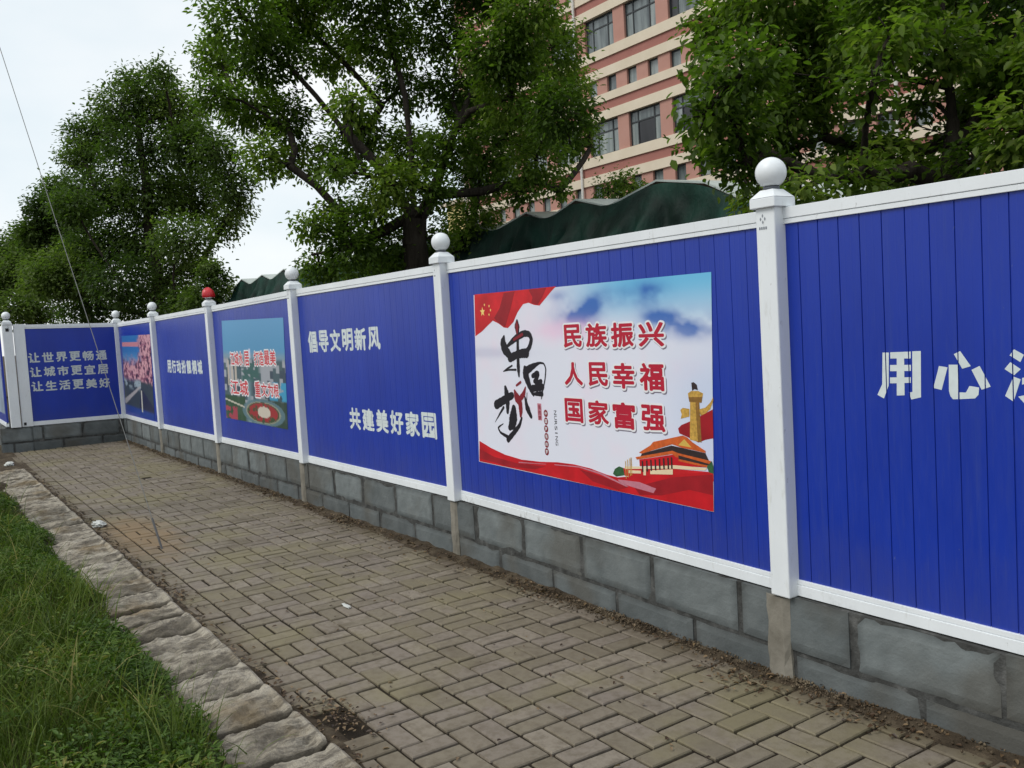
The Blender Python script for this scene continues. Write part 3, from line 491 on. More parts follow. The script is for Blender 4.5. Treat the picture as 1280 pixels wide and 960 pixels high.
# dirt, dry leaves and crumbs
grid('dirt_strip', -14.96, 6, -.16, .0, 700, 10, lambda X, Y: -.012 + .042 * np.clip((Y + .15 + .12 * (fbm(X * 3, Y * 0 + 1, 3, 81) - .5)) / .13, 0, 1) * (.4 + .9 * fbm(X * 10, Y * 10, 4, 82)), M['dirt'])
grid('dirt_strip', -11.9, 5, -1.985, -1.87, 600, 8, lambda X, Y: -.014 + .026 * np.clip((-1.88 + .10 * (fbm(X * 2.3, Y * 0, 3, 83) - .45) - Y) / .06, 0, 1) * (.4 + .9 * fbm(X * 12, Y * 12, 4, 84)), M['dirt'])
def litter(name, X, Y, Z, l0, l1, wr, mat, rnd=None):
    n = len(X); a = RNG.uniform(0, 2 * np.pi, n); D = np.stack([np.cos(a), np.sin(a), RNG.normal(0, .18, n)], 1); L = RNG.uniform(l0, l1, n)
    V, F = leaf_geo(np.stack([X, Y, Z], 1), D, L, L * wr, .3)
    return tag(np_mesh(name, V, F, mat, np.repeat(RNG.random(n) if rnd is None else rnd, 6)), kind='stuff')
n1 = 1700; X1 = RNG.uniform(-14.8, 5, n1); Y1 = -.05 - np.abs(RNG.normal(0, .055, n1))
n2 = 1500; X2 = RNG.uniform(-11, 4, n2); Y2 = -1.955 + np.abs(RNG.normal(0, .05, n2))
n3 = 500; X3 = RNG.uniform(-14, 4, n3); Y3 = RNG.uniform(-1.9, -.1, n3)
cx = [(-1.0, -1.80, 160), (-3.6, -1.88, 90), (-4.2, -1.9, 80), (-.1, -.22, 120), (.5, -.16, 90), (-1.9, -.12, 120), (-4.9, -.1, 160), (-6.9, -.1, 120)]
X4 = np.concatenate([RNG.normal(a, .14, c) for a, b, c in cx]); Y4 = np.clip(np.concatenate([RNG.normal(b, .05, c) for a, b, c in cx]), -1.96, -.045)
X = np.concatenate([X1, X2, X3, X4]); Y = np.concatenate([Y1, Y2, Y3, Y4]); Z = .006 + .025 * np.clip((Y + .12) / .1, 0, 1) + RNG.uniform(0, .006, len(X))
litter('leaf_litter', X, Y, Z, .007, .032, .5, M['deadleaf'])
def pebbles(name, X, Y, Z, R, mat):
    vs = np.array([(1, 0, 0), (-1, 0, 0), (0, 1, 0), (0, -1, 0), (0, 0, 1), (0, 0, -1)], float)
    n = len(X); V = vs[None] * R[:, None, None] * RNG.uniform(.5, 1.2, (n, 6, 1)) + np.stack([X, Y, Z], 1)[:, None]
    f = np.array([(0, 2, 4), (2, 1, 4), (1, 3, 4), (3, 0, 4), (2, 0, 5), (1, 2, 5), (3, 1, 5), (0, 3, 5)])
    F = (np.arange(n)[:, None, None] * 6 + f[None]).reshape(-1, 3)
    return tag(np_mesh(name, V.reshape(-1, 3), F, mat, np.repeat(RNG.random(n), 6)), kind='stuff')
n = 1700; X = np.concatenate([RNG.uniform(-14.8, 4, n // 2), RNG.normal(-1.3, .35, n // 4), RNG.normal(.1, .4, n // 4)]); Y = -.05 - np.abs(RNG.normal(0, .05, len(X)))
pebbles('gravel', X, Y, .012 + .02 * np.clip((Y + .12) / .1, 0, 1), RNG.uniform(.003, .010, len(X)), M['gravel'])

# ------------------------------------------------------------ fences
OX = [KX + o[0] for KX, o in zip((3, 0, -3, -6, -9, -12, -15), OFFS)][::-1]
OY = [o[1] for o in OFFS][::-1]; OZ = [o[2] for o in OFFS][::-1]
def dY(x): return float(np.interp(x, OX, OY))
def dZ(x): return float(np.interp(x, OX, OZ))
def T_main(s, n, z): return (s, dY(s) - n, z + dZ(s))
def T_end(s, n, z): return (-14.97 + n, -s, z + .045 * s / 1.75 * (1 if z > 1 else .55))
def T_far(s, n, z): return (-14.97 - s, -1.90 - n, z + .04)

def post(parent, T, s, z0=.40, w=.105, cap=True):
    m = MB(); m.box(s - w / 2, s + w / 2, -.05, .060, z0, 2.150, T)
    o = m.build('post', M['white'], parent, .006)
    c = MB(); a = .070; n0, n1 = -.062, .078
    c.box(s - a, s + a, n0, n1, 2.145, 2.188, T)
    lo = [(s - a, n0), (s + a, n0), (s + a, n1), (s - a, n1)]; mc = (n0 + n1) / 2; b = .036; hi = [(s - b, mc - b), (s + b, mc - b), (s + b, mc + b), (s - b, mc + b)]
    vs = [T(p[0], p[1], 2.1885) for p in lo] + [T(p[0], p[1], 2.226) for p in hi]
    c.raw(vs, [(0, 1, 5, 4), (1, 2, 6, 5), (2, 3, 7, 6), (3, 0, 4, 7), (4, 5, 6, 7)])
    c.build('post_cap', M['white'], o, .004)
    f = MB(); ctr = T(s, mc, 2.300); r = .068
    f.lathe(ctr, [(.036, -.076), (.036, -.062)], 24, 1)
    f.lathe(ctr, [(r * math.sin(t), -r * math.cos(t)) for t in np.linspace(.55, math.pi - .02, 22)], 32, 0)
    fo = f.build('ball_finial', [M['white'], M['seam']], o, smooth=True)
    # small printed emblem under the cap
    k = MB(); yv = .0606
    def Q(pts): k.face([T(s - .012 + p[0], yv, 2.098 + p[1]) for p in pts])
    for dx, dz in ((0, .014), (0, -.014), (.012, 0), (-.012, 0)):
        Q([(dx - .0045, dz), (dx, dz - .009), (dx + .0045, dz), (dx, dz + .009)])
    for i in range(4): Q([(-.022 + i * .012, -.046), (-.014 + i * .012, -.046), (-.014 + i * .012, -.034), (-.022 + i * .012, -.034)])
    k.build('emblem', M['mark'], o)
    return o
def rail(parent, T, s0, s1, top):
    n = max(1, int(abs(s1 - s0) / .75)); ss = np.linspace(s0, s1, n + 1)
    if top: prof = [(-.045, 2.142), (.004, 2.142), (.004, 2.0935), (-.003, 2.0935), (-.003, 2.0905), (.001, 2.0905), (.001, 2.070), (-.045, 2.070)]
    else: prof = [(-.045, .477), (.001, .477), (.001, .4565), (-.003, .4565), (-.003, .4535), (.004, .4535), (.004, .405), (-.045, .405)]
    m = MB(); k = len(prof); vs = [T(s, a, b) for s in ss for a, b in prof]; fs = []
    for i in range(n):
        for j in range(k): fs.append((i * k + j, i * k + (j + 1) % k, (i + 1) * k + (j + 1) % k, (i + 1) * k + j))
    fs += [tuple(range(k)), tuple(n * k + j for j in range(k))[::-1]]
    m.raw(vs, fs); return m.build('top_rail' if top else 'bottom_rail', M['white'], parent, .0015)
GROOVE0, GP = .053, .1
def panel(parent, T, s0, s1, ribs=True, gk=1.0):
    a, b = min(s0, s1), max(s0, s1); prof = [(a, -.010)]
    j = math.ceil((a - GROOVE0) / GP + .02)
    while ribs and GROOVE0 + j * GP < b - .01:
        g = GROOVE0 + j * GP
        if g > a + .01:
            seam = (j % 10 == 0); w = (.0022 if seam else .0013) * gk
            prof += [(g - w - .0012, -.010), (g - w, -.010 - .0045 * gk), (g + w, -.010 - .0045 * gk), (g + w + .0012, -.010)]
            for rr in (.028, .06):
                if g + rr + .004 < b - .01: prof += [(g + rr - .005, -.010), (g + rr, -.0094), (g + rr + .005, -.010)]
        j += 1
    prof += [(b, -.010)]
    m = MB(); k = len(prof); vs = [T(s, n, z) for z in (.46, 2.085) for s, n in prof] + [T(s, -.04, z) for z in (.46, 2.085) for s in (a, b)]
    fs = [(i, i + 1, k + i + 1, k + i) for i in range(k - 1)] + [(2 * k, 2 * k + 2, 2 * k + 3, 2 * k + 1), (0, k, 2 * k + 2, 2 * k), (k - 1, 2 * k + 1, 2 * k + 3, 2 * k - 1)]
    m.raw(vs, fs); return m.build('panel', M['panel'], parent)

main = empty('hoarding_fence', (0, 0, .4), 'long blue site hoarding with white posts and rails running beside the brick footpath', 'fence')
px = [6.0] + [KX + o[0] for KX, o in zip((3, 0, -3, -6, -9, -12, -15), OFFS)]
for i, s in enumerate(px): post(main, T_main, s)
panels = []
for i in range(7):
    s0, s1 = px[i] - .045, px[i + 1] + .045
    rail(main, T_main, s0, s1, True); rail(main, T_main, s0, s1, False); panels.append(panel(main, T_main, s0, s1, True, 1.0 if i < 2 else (.62 if i == 2 else .38)))
endf = empty('hoarding_fence', (-14.97, -.9, .4), 'short dark blue hoarding fence with three lines of white slogan closing the path end', 'fence')
rail(endf, T_end, .05, 1.50, True); rail(endf, T_end, .05, 1.50, False); pend = panel(endf, T_end, .05, 1.50, False)
st = MB(); st.box(1.495, 1.665, -.05, .018, .40, 2.15, T_end); sto = st.build('gate_stile', M['white'], endf, .005)
hb = MB(); hb.box(1.60, 1.64, .0185, .028, .425, .475, T_end); hb.build('hinge', M['hinge'], sto, .003)
po = post(endf, T_end, 1.76, w=.15)
hb = MB(); hb.box(1.74, 1.79, .0605, .068, 2.03, 2.085, T_end); hb.build('hinge', M['hinge'], po, .003)
farf = empty('hoarding_fence', (-18, -1.9, .4), 'receding stretch of hoarding beyond the white gate post at the left edge of the photo', 'fence')
for s0, s1 in ((.08, 2.95), (3.05, 5.95)):
    rail(farf, T_far, s0, s1, True); rail(farf, T_far, s0, s1, False); panel(farf, T_far, s0, s1)
for s in (3.0, 6.0): post(farf, T_far, s)

# block walls under the fences
def block_wall(name, label, T, s0, s1, joints0, z0, piers, ztop=.402):
    L = .63; bd = MB()
    root = empty(name, T((s0 + s1) / 2, 0, 0), label, 'wall')
    n = max(1, int(abs(s1 - s0) / .5)); ss = np.linspace(s0, s1, n + 1)
    for a, b in zip(ss[:-1], ss[1:]): bd.box(min(a, b), max(a, b), -.20, .021, z0, ztop - .004, T)
    bd.build('mortar_core', M['mortar'], root)
    bl = MB(); a, b = min(s0, s1), max(s0, s1)
    for za, zb, sh in ((z0, .128, L / 2), (.152, ztop - .006, 0)):
        k = math.floor((a - joints0 - sh) / L)
        while joints0 + sh + k * L < b:
            u0 = max(a, joints0 + sh + k * L + .014 + random.uniform(-.004, .006)); u1 = min(b, joints0 + sh + (k + 1) * L - .014 + random.uniform(-.006, .004)); k += 1
            if u1 - u0 < .06: continue
            f = .029 + random.uniform(-.004, .005); jz = random.uniform(-.005, .005); nn = len(bl.v)
            ns, nz = 15, 7; c = .010
            us = np.linspace(u0, u1, ns); zs_ = np.linspace(za + jz, zb + min(jz, 0.003), nz); vs = []
            sd = random.randint(0, 9999)
            for zi, z in enumerate(zs_):
                for ui, u in enumerate(us):
                    e = (ui in (0, ns - 1)) or (zi in (0, nz - 1))
                    wob = .011 * (float(fbm(np.array([u * 9.]), np.array([z * 9.]), 3, sd)[0]) - .5)
                    uu = u + (wob if ui in (0, ns - 1) else 0); zz = z + (wob if zi in (0, nz - 1) else 0)
                    vs.append(T(uu, (f - .006 if e else f) + wob, zz))
            fs = [(zi * ns + ui, zi * ns + ui + 1, (zi + 1) * ns + ui + 1, (zi + 1) * ns + ui) for zi in range(nz - 1) for ui in range(ns - 1)]
            rim = [ui for ui in range(ns)] + [zi * ns + ns - 1 for zi in range(1, nz)] + [(nz - 1) * ns + ui for ui in range(ns - 2, -1, -1)] + [zi * ns for zi in range(nz - 2, 0, -1)]
            base = len(vs)
            for r in rim:
                zi, ui = divmod(r, ns); vs.append(T(us[ui], .0, zs_[zi]))
            for q in range(len(rim)): fs.append((rim[(q + 1) % len(rim)], rim[q], base + q, base + (q + 1) % len(rim)))
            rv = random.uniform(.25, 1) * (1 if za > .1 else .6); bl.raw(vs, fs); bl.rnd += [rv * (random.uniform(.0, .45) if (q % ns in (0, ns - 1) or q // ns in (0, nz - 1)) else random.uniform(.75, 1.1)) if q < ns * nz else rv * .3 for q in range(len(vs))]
    bl.build('blockwork', M['block'], root)
    for ps, pw in piers:
        pm = MB(); ns, nz = 6, 8; us = np.linspace(-pw / 2, pw / 2, ns); vs = []
        for zi, z in enumerate(np.linspace(z0, ztop - .012, nz)):
            for ui, u in enumerate(us):
                vs.append(T(ps + u + .008 * (random.random() - .5), (.046 if ui not in (0, ns - 1) else .030) + .004 * random.random(), z))
        fs = [(zi * ns + ui, zi * ns + ui + 1, (zi + 1) * ns + ui + 1, (zi + 1) * ns + ui) for zi in range(nz - 1) for ui in range(ns - 1)]
        fs.append(tuple((nz - 1) * ns + ui for ui in range(ns)) )
        bb = len(vs); vs += [T(ps + sg * pw / 2, .0, z) for sg in (-1, 1) for z in np.linspace(z0, ztop - .012, nz)]
        for zi in range(nz - 1):
            fs.append((zi * ns, (zi + 1) * ns, bb + zi + 1, bb + zi)); fs.append((zi * ns + ns - 1, bb + nz + zi, bb + nz + zi + 1, (zi + 1) * ns + ns - 1))
        fs.append((bb + nz - 1, (nz - 1) * ns, nz * ns - 1, bb + 2 * nz - 1))
        pm.raw(vs, fs); pm.build('pier', M['pier'], root)
    return root
block_wall('block_wall', 'low wall of two courses of grey concrete blocks carrying the long blue fence', T_main, -15.0, 6.2, -.25 + .0, -.06,
           [(6.0, .12), (3.0, .12), (-.005, .135), (-3.06, .095), (-6.06, .10), (-9.0, .11), (-12.02, .11)])
block_wall('block_wall', 'dark damp block wall under the short slogan fence at the far end', T_end, .03, 1.52, .1, -.05, [])
block_wall('block_wall', 'pale block wall base under the white gate post at the left edge', T_end, 1.52, 2.0, 1.5, -.05, [], .395)
block_wall('block_wall', 'block wall under the receding hoarding beyond the gate post', T_far, -.0, 6.1, .1, -.05, [])

# red cover on one ball
rc = MB(); sx = px[5]; cpos = T_main(sx, .008, 2.303)
def redprof(): return [(.074, -.046), (.079, -.028), (.079, -.004), (.068, .034), (.045, .060), (.018, .073), (.002, .076)]
rc.lathe(cpos, redprof(), 20)
for i, v in enumerate(rc.v):
    a = math.atan2(v[1] - cpos[1], v[0] - cpos[0]); k = 1 + .05 * math.sin(5 * a + 1) * (1 if v[2] < cpos[2] else .5)
    rc.v[i] = (cpos[0] + (v[0] - cpos[0]) * k, cpos[1] + (v[1] - cpos[1]) * k, v[2] + .006 * math.sin(3 * a))
tag(rc.build('red_cover', M['red_cloth'], smooth=True), 'bright red cover pulled over the ball on top of one fence post', 'cover')

# ------------------------------------------------------------ lettering and posters
_glyph = {}
def glyph(ch, off):
    """outline of a character as triangles in a unit box"""
    key = (ch, off)
    if key in _glyph: return _glyph[key]
    cu = bpy.data.curves.new('glyph', 'FONT'); cu.body = ch; cu.size = 1.0; cu.offset = off; cu.resolution_u = 3
    o = bpy.data.objects.new('glyph', cu); COL.objects.link(o)
    dg = bpy.context.evaluated_depsgraph_get(); dg.update(); me = bpy.data.meshes.new_from_object(o.evaluated_get(dg))
    V = np.array([v.co[:2] for v in me.vertices]) if len(me.vertices) else np.zeros((1, 2)); F = [tuple(p.vertices) for p in me.polygons]
    bpy.data.objects.remove(o); bpy.data.curves.remove(cu); bpy.data.meshes.remove(me)
    V = V - V.min(0); s = V.max(0); s[s == 0] = 1; _glyph[key] = (V / s, F, s[0] / s[1]); return _glyph[key]
def surf(T, n): return lambda s, z: T(s, n, z)
def put_glyph(m, ch, x0, x1, z0, z1, place, off=.025, mi=0, grow=0.0):
    # strokes are thickened by overlaying slightly shifted copies, each a hair in front of the last
    V, F, asp = glyph(ch, 0.0); W, H = x1 - x0, z1 - z0; rx = off * W + grow; rz = off * H + grow; sh = off > .05 or grow > 0
    ring = [(0, 0)] + [(math.cos(a), math.sin(a)) for a in np.linspace(0, 2 * math.pi, 13 if sh else 9)[:-1]] + ([(.5 * math.cos(a), .5 * math.sin(a)) for a in np.linspace(0, 2 * math.pi, 7)[:-1]] if sh else [])
    ins = 0 if sh else 1
    for q, (a, b) in enumerate(ring):
        lo = place(0, 0, q * 2.2e-5)
        m.raw([place(x0 + ins * rx + u * (W - 2 * ins * rx) + a * rx, z0 + ins * rz + v * (H - 2 * ins * rz) + b * rz, q * 2.2e-5) for u, v in V], F, mi)
def cut_grooves(o):
    bm = bmesh.new(); bm.from_mesh(o.data); xs = [v.co.x for v in bm.verts]; a, b = min(xs), max(xs); j = math.ceil((a - GROOVE0) / GP)
    off = o.parent
    while GROOVE0 + j * GP < b:
        g = GROOVE0 + j * GP
        for e in (-.0022, .0022):
            bmesh.ops.bisect_plane(bm, geom=bm.verts[:] + bm.edges[:] + bm.faces[:], plane_co=(g + e, 0, 0), plane_no=(1, 0, 0), dist=1e-6)
        dl = [f for f in bm.faces if abs(f.calc_center_median().x - g) < .0021]; bmesh.ops.delete(bm, geom=dl, context='FACES'); j += 1
    bm.to_mesh(o.data); bm.free()
PLN = -.0093
def line_text(txt, quad, parent, mat, off=.037, fill=.86):
    (ax, az), (bx, bz), (cx_, cz), (dx, dz) = quad; n = len(txt); m = MB()
    for i, ch in enumerate(txt):
        u0 = i / n; u1 = u0 + fill / n * n / (n - (1 - fill)) ; w = (bx - ax) / (n - 1 + fill); x0 = ax + i * w; x1 = x0 + w * fill
        u = (x0 - ax) / (bx - ax); zt = az + (bz - az) * u; zb = dz + (cz - dz) * u
        put_glyph(m, ch, x0, x1, zb, zt, lambda s, z, e=0: (s, dY(s) - PLN - e, z), off)
    o = m.build('lettering', mat, parent, recalc=False); cut_grooves(o); return o
line_text('倡导文明新风', T1Q, panels[3], M['letter']); line_text('共建美好家园', T2Q, panels[3], M['letter']); line_text('用行动扮靓桐城', T3Q, panels[5], M['letter'], .042, .84)
for lo, hi in ((0, 6), (6, 10), (10, len(BIG))):
    m = MB()
    for q, poly in enumerate(BIG[lo:hi]): m.face([(x, dY(x) - PLN - q * 4e-5, z) for x, z in poly])
    cut_grooves(m.build('lettering', M['letter'], panels[1], recalc=False))
for r, txt in enumerate(('让世界更畅通', '让城市更宜居', '让生活更美好')):
    m = MB()
    for i, ch in enumerate(txt):
        s0 = 1.480 - .2165 * i - .006 * r; zt = 1.690 - .250 * r - .006 * i
        put_glyph(m, ch, -s0, -s0 + .182, zt - .172, zt, lambda s, z, e=0: (-14.97 + PLN + e, s, z), .034)
    m.build('lettering', M['letter_dim'], pend, recalc=False)

def bil(Q, u, v):      # u left-right, v top-bottom
    a, b, c, d = [np.array(q) for q in Q]; return a * (1 - u)[..., None] * (1 - v)[..., None] + b * u[..., None] * (1 - v)[..., None] + c * u[..., None] * v[..., None] + d * (1 - u)[..., None] * v[..., None]
def sheet(name, Q, nx, ny, paint, label, n=-.0075, wav=.0012):
    U, Vv = np.meshgrid(np.linspace(0, 1, nx), np.linspace(0, 1, ny), indexing='ij'); P = bil(Q, U, Vv)
    yy = np.interp(P[..., 0], OX, OY) - n - 0 * U
    V3 = np.stack([P[..., 0], yy, P[..., 1]], -1).reshape(-1, 3); i = (np.arange(nx - 1)[:, None] * ny + np.arange(ny - 1)[None]).ravel()
    F = np.stack([i, i + 1, i + ny + 1, i + ny], 1); C = paint(U, Vv).reshape(-1, 3)
    o = np_mesh(name, V3, F, M['ink'], col=C); return tag(o, label, 'poster', 'printed posters on the blue hoarding')
def L3(*c): return np.array(lin(*c))
def over(C, mask, col): return C * (1 - mask[..., None]) + np.array(col) * mask[..., None]
def sst(a, b, x): t = np.clip((x - a) / (b - a), 0, 1); return t * t * (3 - 2 * t)

def paint1(U, V):
    C = np.zeros(U.shape + (3,)) + L3(222, 224, 236)
    f = fbm(U * 9, V * 5, 4, 3); f2 = fbm(U * 14 + 4, V * 12, 4, 8)
    C = over(C, np.clip((f - .45) * 1.2, 0, .4), L3(236, 214, 228))
    C = over(C, sst(.30, .75, U) * sst(.30, .0, V) * .95, L3(96, 182, 222))
    g = lambda u, v, su, sv: np.exp(-((U - u) / su) ** 2 - ((V - v) / sv) ** 2)
    cl = sum(a * g(u, v, su, sv) for u, v, su, sv, a in ((.52, .15, .085, .06, 1.3), (.60, .10, .05, .05, .7), (.66, .07, .07, .04, .8), (.80, .07, .06, .05, 1.0), (.84, .18, .06, .05, .8), (.93, .21, .10, .06, 1.2), (.45, .05, .05, .03, .5)))
    C = over(C, np.clip(cl * (f2 * 2.2 - .35), 0, .95), L3(44, 98, 178))
    C = over(C, np.clip(g(.47, .22, .14, .05) * f * 1.2, 0, .6), L3(238, 196, 222))
    C = over(C, np.clip(g(.72, .26, .18, .05) * .5, 0, .5), L3(222, 226, 240))
    C = over(C, np.clip(g(.05, .34, .20, .03) * .5, 0, .4), L3(170, 172, 200))
    C = over(C, sst(.75, 1., U) * sst(.2, .5, V) * .45, L3(168, 190, 226))
    return C
p1 = sheet('poster', P1Q, 220, 130, paint1, 'large wall poster with red slogans, black brush calligraphy and a red gate tower', -.0075)
def flat(m, poly, n, mi=0): m.face([(x, dY(x) - n, z) for x, z in poly], mi)
m = MB(); flat(m, FLAG, -.0069); [flat(m, l, -.0065, 1) for l in FLAGD]
for x, z, r in STARS:
    pts = [(x + (r if k % 2 == 0 else r * .4) * math.cos(math.pi / 2 + k * math.pi / 5), z + (r if k % 2 == 0 else r * .4) * math.sin(math.pi / 2 + k * math.pi / 5)) for k in range(10)]; flat(m, pts, -.0061, 2)
m.build('flag_print', [M['flag_print'], M['flagd_print'], M['star_print']], p1, recalc=False)
GM = {'sash': 'flagd_print', 'green': 'green_print', 'redwall': 'flag_print', 'gold': 'gold_print', 'goldd': 'goldd_print', 'goldcap': 'gold_print', 'goldcapd': 'goldd_print', 'dark': 'dark_print', 'red': 'rib_print', 'orange': 'orange_print', 'gable': 'gable_print', 'cream': 'cream_print'}
keys = sorted(set(GM.values())); m = MB()
for i, (k, poly) in enumerate(GATE): flat(m, poly, -.0068 + i * .00006, keys.index(GM[k]))
for x, z in COLS: flat(m, [(x - .006, z), (x + .006, z), (x + .006, z - .06), (x - .006, z - .06)], -.0053, keys.index('dark_print'))
for x, z in POLES: flat(m, [(x - .003, z), (x + .003, z), (x + .003, z - .10), (x - .003, z - .10)], -.0053, keys.index('gold_print'))
m.build('gate_tower_print', [M[k] for k in keys], p1, recalc=False)
m = MB(); flat(m, RIB, -.0058); [flat(m, l, -.0055, 1) for l in RIBD]; [flat(m, l, -.0052, 2) for l in RIBL]
m.build('ribbon_print', [M['rib_print'], M['flagd_print'], M['pink_print']], p1, recalc=False)
def stroke(m, pts, n, mi):
    P = np.array(pts); t = np.linspace(0, len(P) - 1, len(P) * 6); Q = np.stack([np.interp(t, range(len(P)), P[:, k]) for k in range(3)], 1)
    for _ in range(3): Q[1:-1] = .25 * Q[:-2] + .5 * Q[1:-1] + .25 * Q[2:]
    d = np.gradient(Q[:, :2], axis=0); d /= np.linalg.norm(d, axis=1, keepdims=True) + 1e-9; nn = np.stack([-d[:, 1], d[:, 0]], 1)
    wv = Q[:, 2] * 1.5 * (1 + .05 * np.sin(np.arange(len(Q)) * 1.7)); A = Q[:, :2] + nn * wv[:, None]; B = Q[:, :2] - nn * wv[:, None]
    for i in range(len(Q) - 1): flat(m, [A[i], A[i + 1], B[i + 1], B[i]], n, mi)
    for e in (0, -1):
        c = Q[e, :2]; flat(m, [(c[0] + wv[e] * math.cos(a), c[1] + wv[e] * math.sin(a)) for a in np.linspace(0, 2 * math.pi, 10)[:-1]], n + .00004, mi)
for lo, hi, red in ((0, 6, (3, 4)), (6, 13, ()), (13, 99, (0, 1, 2))):
    m = MB()
    for i, s in enumerate(KAL[lo:hi]): stroke(m, s, -.0066 + i * .00003, 0)
    for i in red: stroke(m, KALR[i], -.0058 + i * .00003, 1)
    m.build('brush_character', [M['black_print'], M['maroon_print']], p1, recalc=False)
for q, (ch, x0, x1, z0, z1) in enumerate(REDT):
    if q % 4 == 0: m = MB()
    def pl(n): return lambda s, z, e=0: (s, dY(s) - n - e, z)
    put_glyph(m, ch, x0 + .006, x1 + .006, z0 - .007, z1 - .007, pl(-.0070), .045, 2, .006)
    put_glyph(m, ch, x0, x1, z0, z1, pl(-.0064), .05, 1, .006); put_glyph(m, ch, x0 - .002, x1 + .002, z0 - .002, z1 + .002, pl(-.0058), .034, 0)
    if q % 4 == 3: m.build('slogan', [M['red_print'], M['white_print'], M['grey_print']], p1, recalc=False)
m = MB()
for (x, z), ch in zip(DOTS, '中国梦我的梦'):
    flat(m, [(x + .022 * math.cos(a), z + .023 * math.sin(a)) for a in np.linspace(0, 2 * math.pi, 20)[:-1]], -.0068, 0); put_glyph(m, ch, x - .012, x + .012, z - .012, z + .012, lambda s, zz, e=0: (s, dY(s) + .0063 - e, zz), .02, 1)
def vert_text(m, txt, xc, z0, z1, h, mi):
    st_ = (z0 - z1) / len(txt)
    for i, ch in enumerate(txt):
        V, F, asp = glyph(ch, 0.0); w = st_ * .82
        if ch == 'I': w = st_ * .2
        zt = z0 - i * st_ - (st_ * .28 if ch == 'I' else 0)
        m.raw([(xc - h / 2 + v * h, dY(xc) + .0066, zt - u * w) for u, v in V], F, mi)
m.build('round_stamps', [M['maroon_print'], M['white_print']], p1, recalc=False); m = MB()
vert_text(m, 'NURSING', -1.745, 1.148, .925, .026, 2)
m.build('english_word', [M['maroon_print'], M['white_print'], M['black_print']], p1, recalc=False); m = MB()
x, zt, zb = -1.915, 1.185, 1.078
flat(m, [(x - .022, zb), (x + .022, zb), (x + .022, zt), (x - .022, zt)], -.0068, 3)
for i, ch in enumerate('我的梦'): put_glyph(m, ch, x - .014, x + .014, zt - .038 - i * .034, zt - .010 - i * .034, lambda s, zz, e=0: (s, dY(s) + .0063 - e, zz), .02, 0)
m.build('seal_print', [M['maroon_print'], M['white_print'], M['black_print'], M['pink_print']], p1, recalc=False)

def paint2(U, V):
    C = np.zeros(U.shape + (3,)) + L3(84, 148, 190); C = over(C, sst(.30, .0, V) * .5, L3(100, 160, 205))
    C = over(C, sst(.29, .36, V), L3(120, 150, 170)); n = fbm(U * 26, V * 30, 3, 5); n2 = fbm(U * 11, V * 13, 3, 15)
    city = sst(.36, .40, V); C = over(C, city, L3(70, 92, 100))
    bl = (vnoise(np.floor(U * 22), np.floor(V * 14 + np.floor(U * 22) * .37), 77)); C = over(C, city * (bl > .55) * .8, L3(176, 178, 186)); C = over(C, city * (bl < .22) * .8, L3(52, 66, 84))
    tw = (U > .04) * (U < .26) * (V > .40) * (V < .66) * ((np.sin(U * 95) > -.1)); C = over(C, tw * .9, L3(190, 180, 168))
    C = over(C, (V > .42) * (V < .60) * sst(.30, .34, U) * sst(.66, .58, U) * (n > .35), L3(52, 96, 92))
    C = over(C, (U > .76) * (V > .58) * (V < .76) * (n2 > .35), L3(60, 150, 190))
    C = over(C, sst(.74, .77, V) * (U < .36) * .95, L3(38, 74, 44)); C = over(C, sst(.74, .77, V) * (U > .62) * .95, L3(42, 66, 52))
    road = np.exp(-((U - (.44 - (V - .6) * .05)) / .035) ** 2) * sst(.55, .62, V); C = over(C, np.clip(road, 0, 1) * .9, L3(110, 140, 150))
    e = ((U - .64) / .27) ** 2 + ((V - .885) / .105) ** 2; C = over(C, (e < 1.5) * .9, L3(92, 122, 132)); C = over(C, (e < 1.0) * 1., L3(150, 150, 130)); C = over(C, (e < .85) * 1., L3(60, 78, 50))
    C = over(C, (e < .72) * (n > .42) * 1., L3(156, 42, 46)); e2 = ((U - .66) / .10) ** 2 + ((V - .88) / .055) ** 2; C = over(C, (e2 < 1) * 1., L3(205, 195, 180))
    ln = np.abs(V - (.80 + .05 * U / .3)) < .008; C = over(C, (ln & (U < .34)) * .9, L3(200, 195, 180)); C = over(C, (V > .87) * (U < .22) * (n > .4), L3(160, 60, 76))
    C = over(C, (U > .455) * (U < .48) * (V > .28) * (V < .37), L3(205, 210, 235)); return C
p2 = sheet('poster', P2Q, 110, 110, paint2, 'narrow poster of an aerial city view with red lettering, right of the red-topped post')
m = MB()
for (x0, x1, z0, z1), tx in zip(T5, ('江城水', '居', '打造', '最美', '江', '城', '重', '文', '为', '根')):
    w = (x1 - x0) / len(tx)
    for i, ch in enumerate(tx):
        put_glyph(m, ch, x0 + i * w, x0 + i * w + w * .95, z0, z1, lambda s, z, e=0: (s, dY(s) + .0069 - e, z), .05, 1, .008); put_glyph(m, ch, x0 + i * w, x0 + i * w + w * .95, z0, z1, lambda s, z, e=0: (s, dY(s) + .0064 - e, z), .02, 0)
m.build('slogan', [M['txt_red'], M['white_print']], p2, recalc=False)
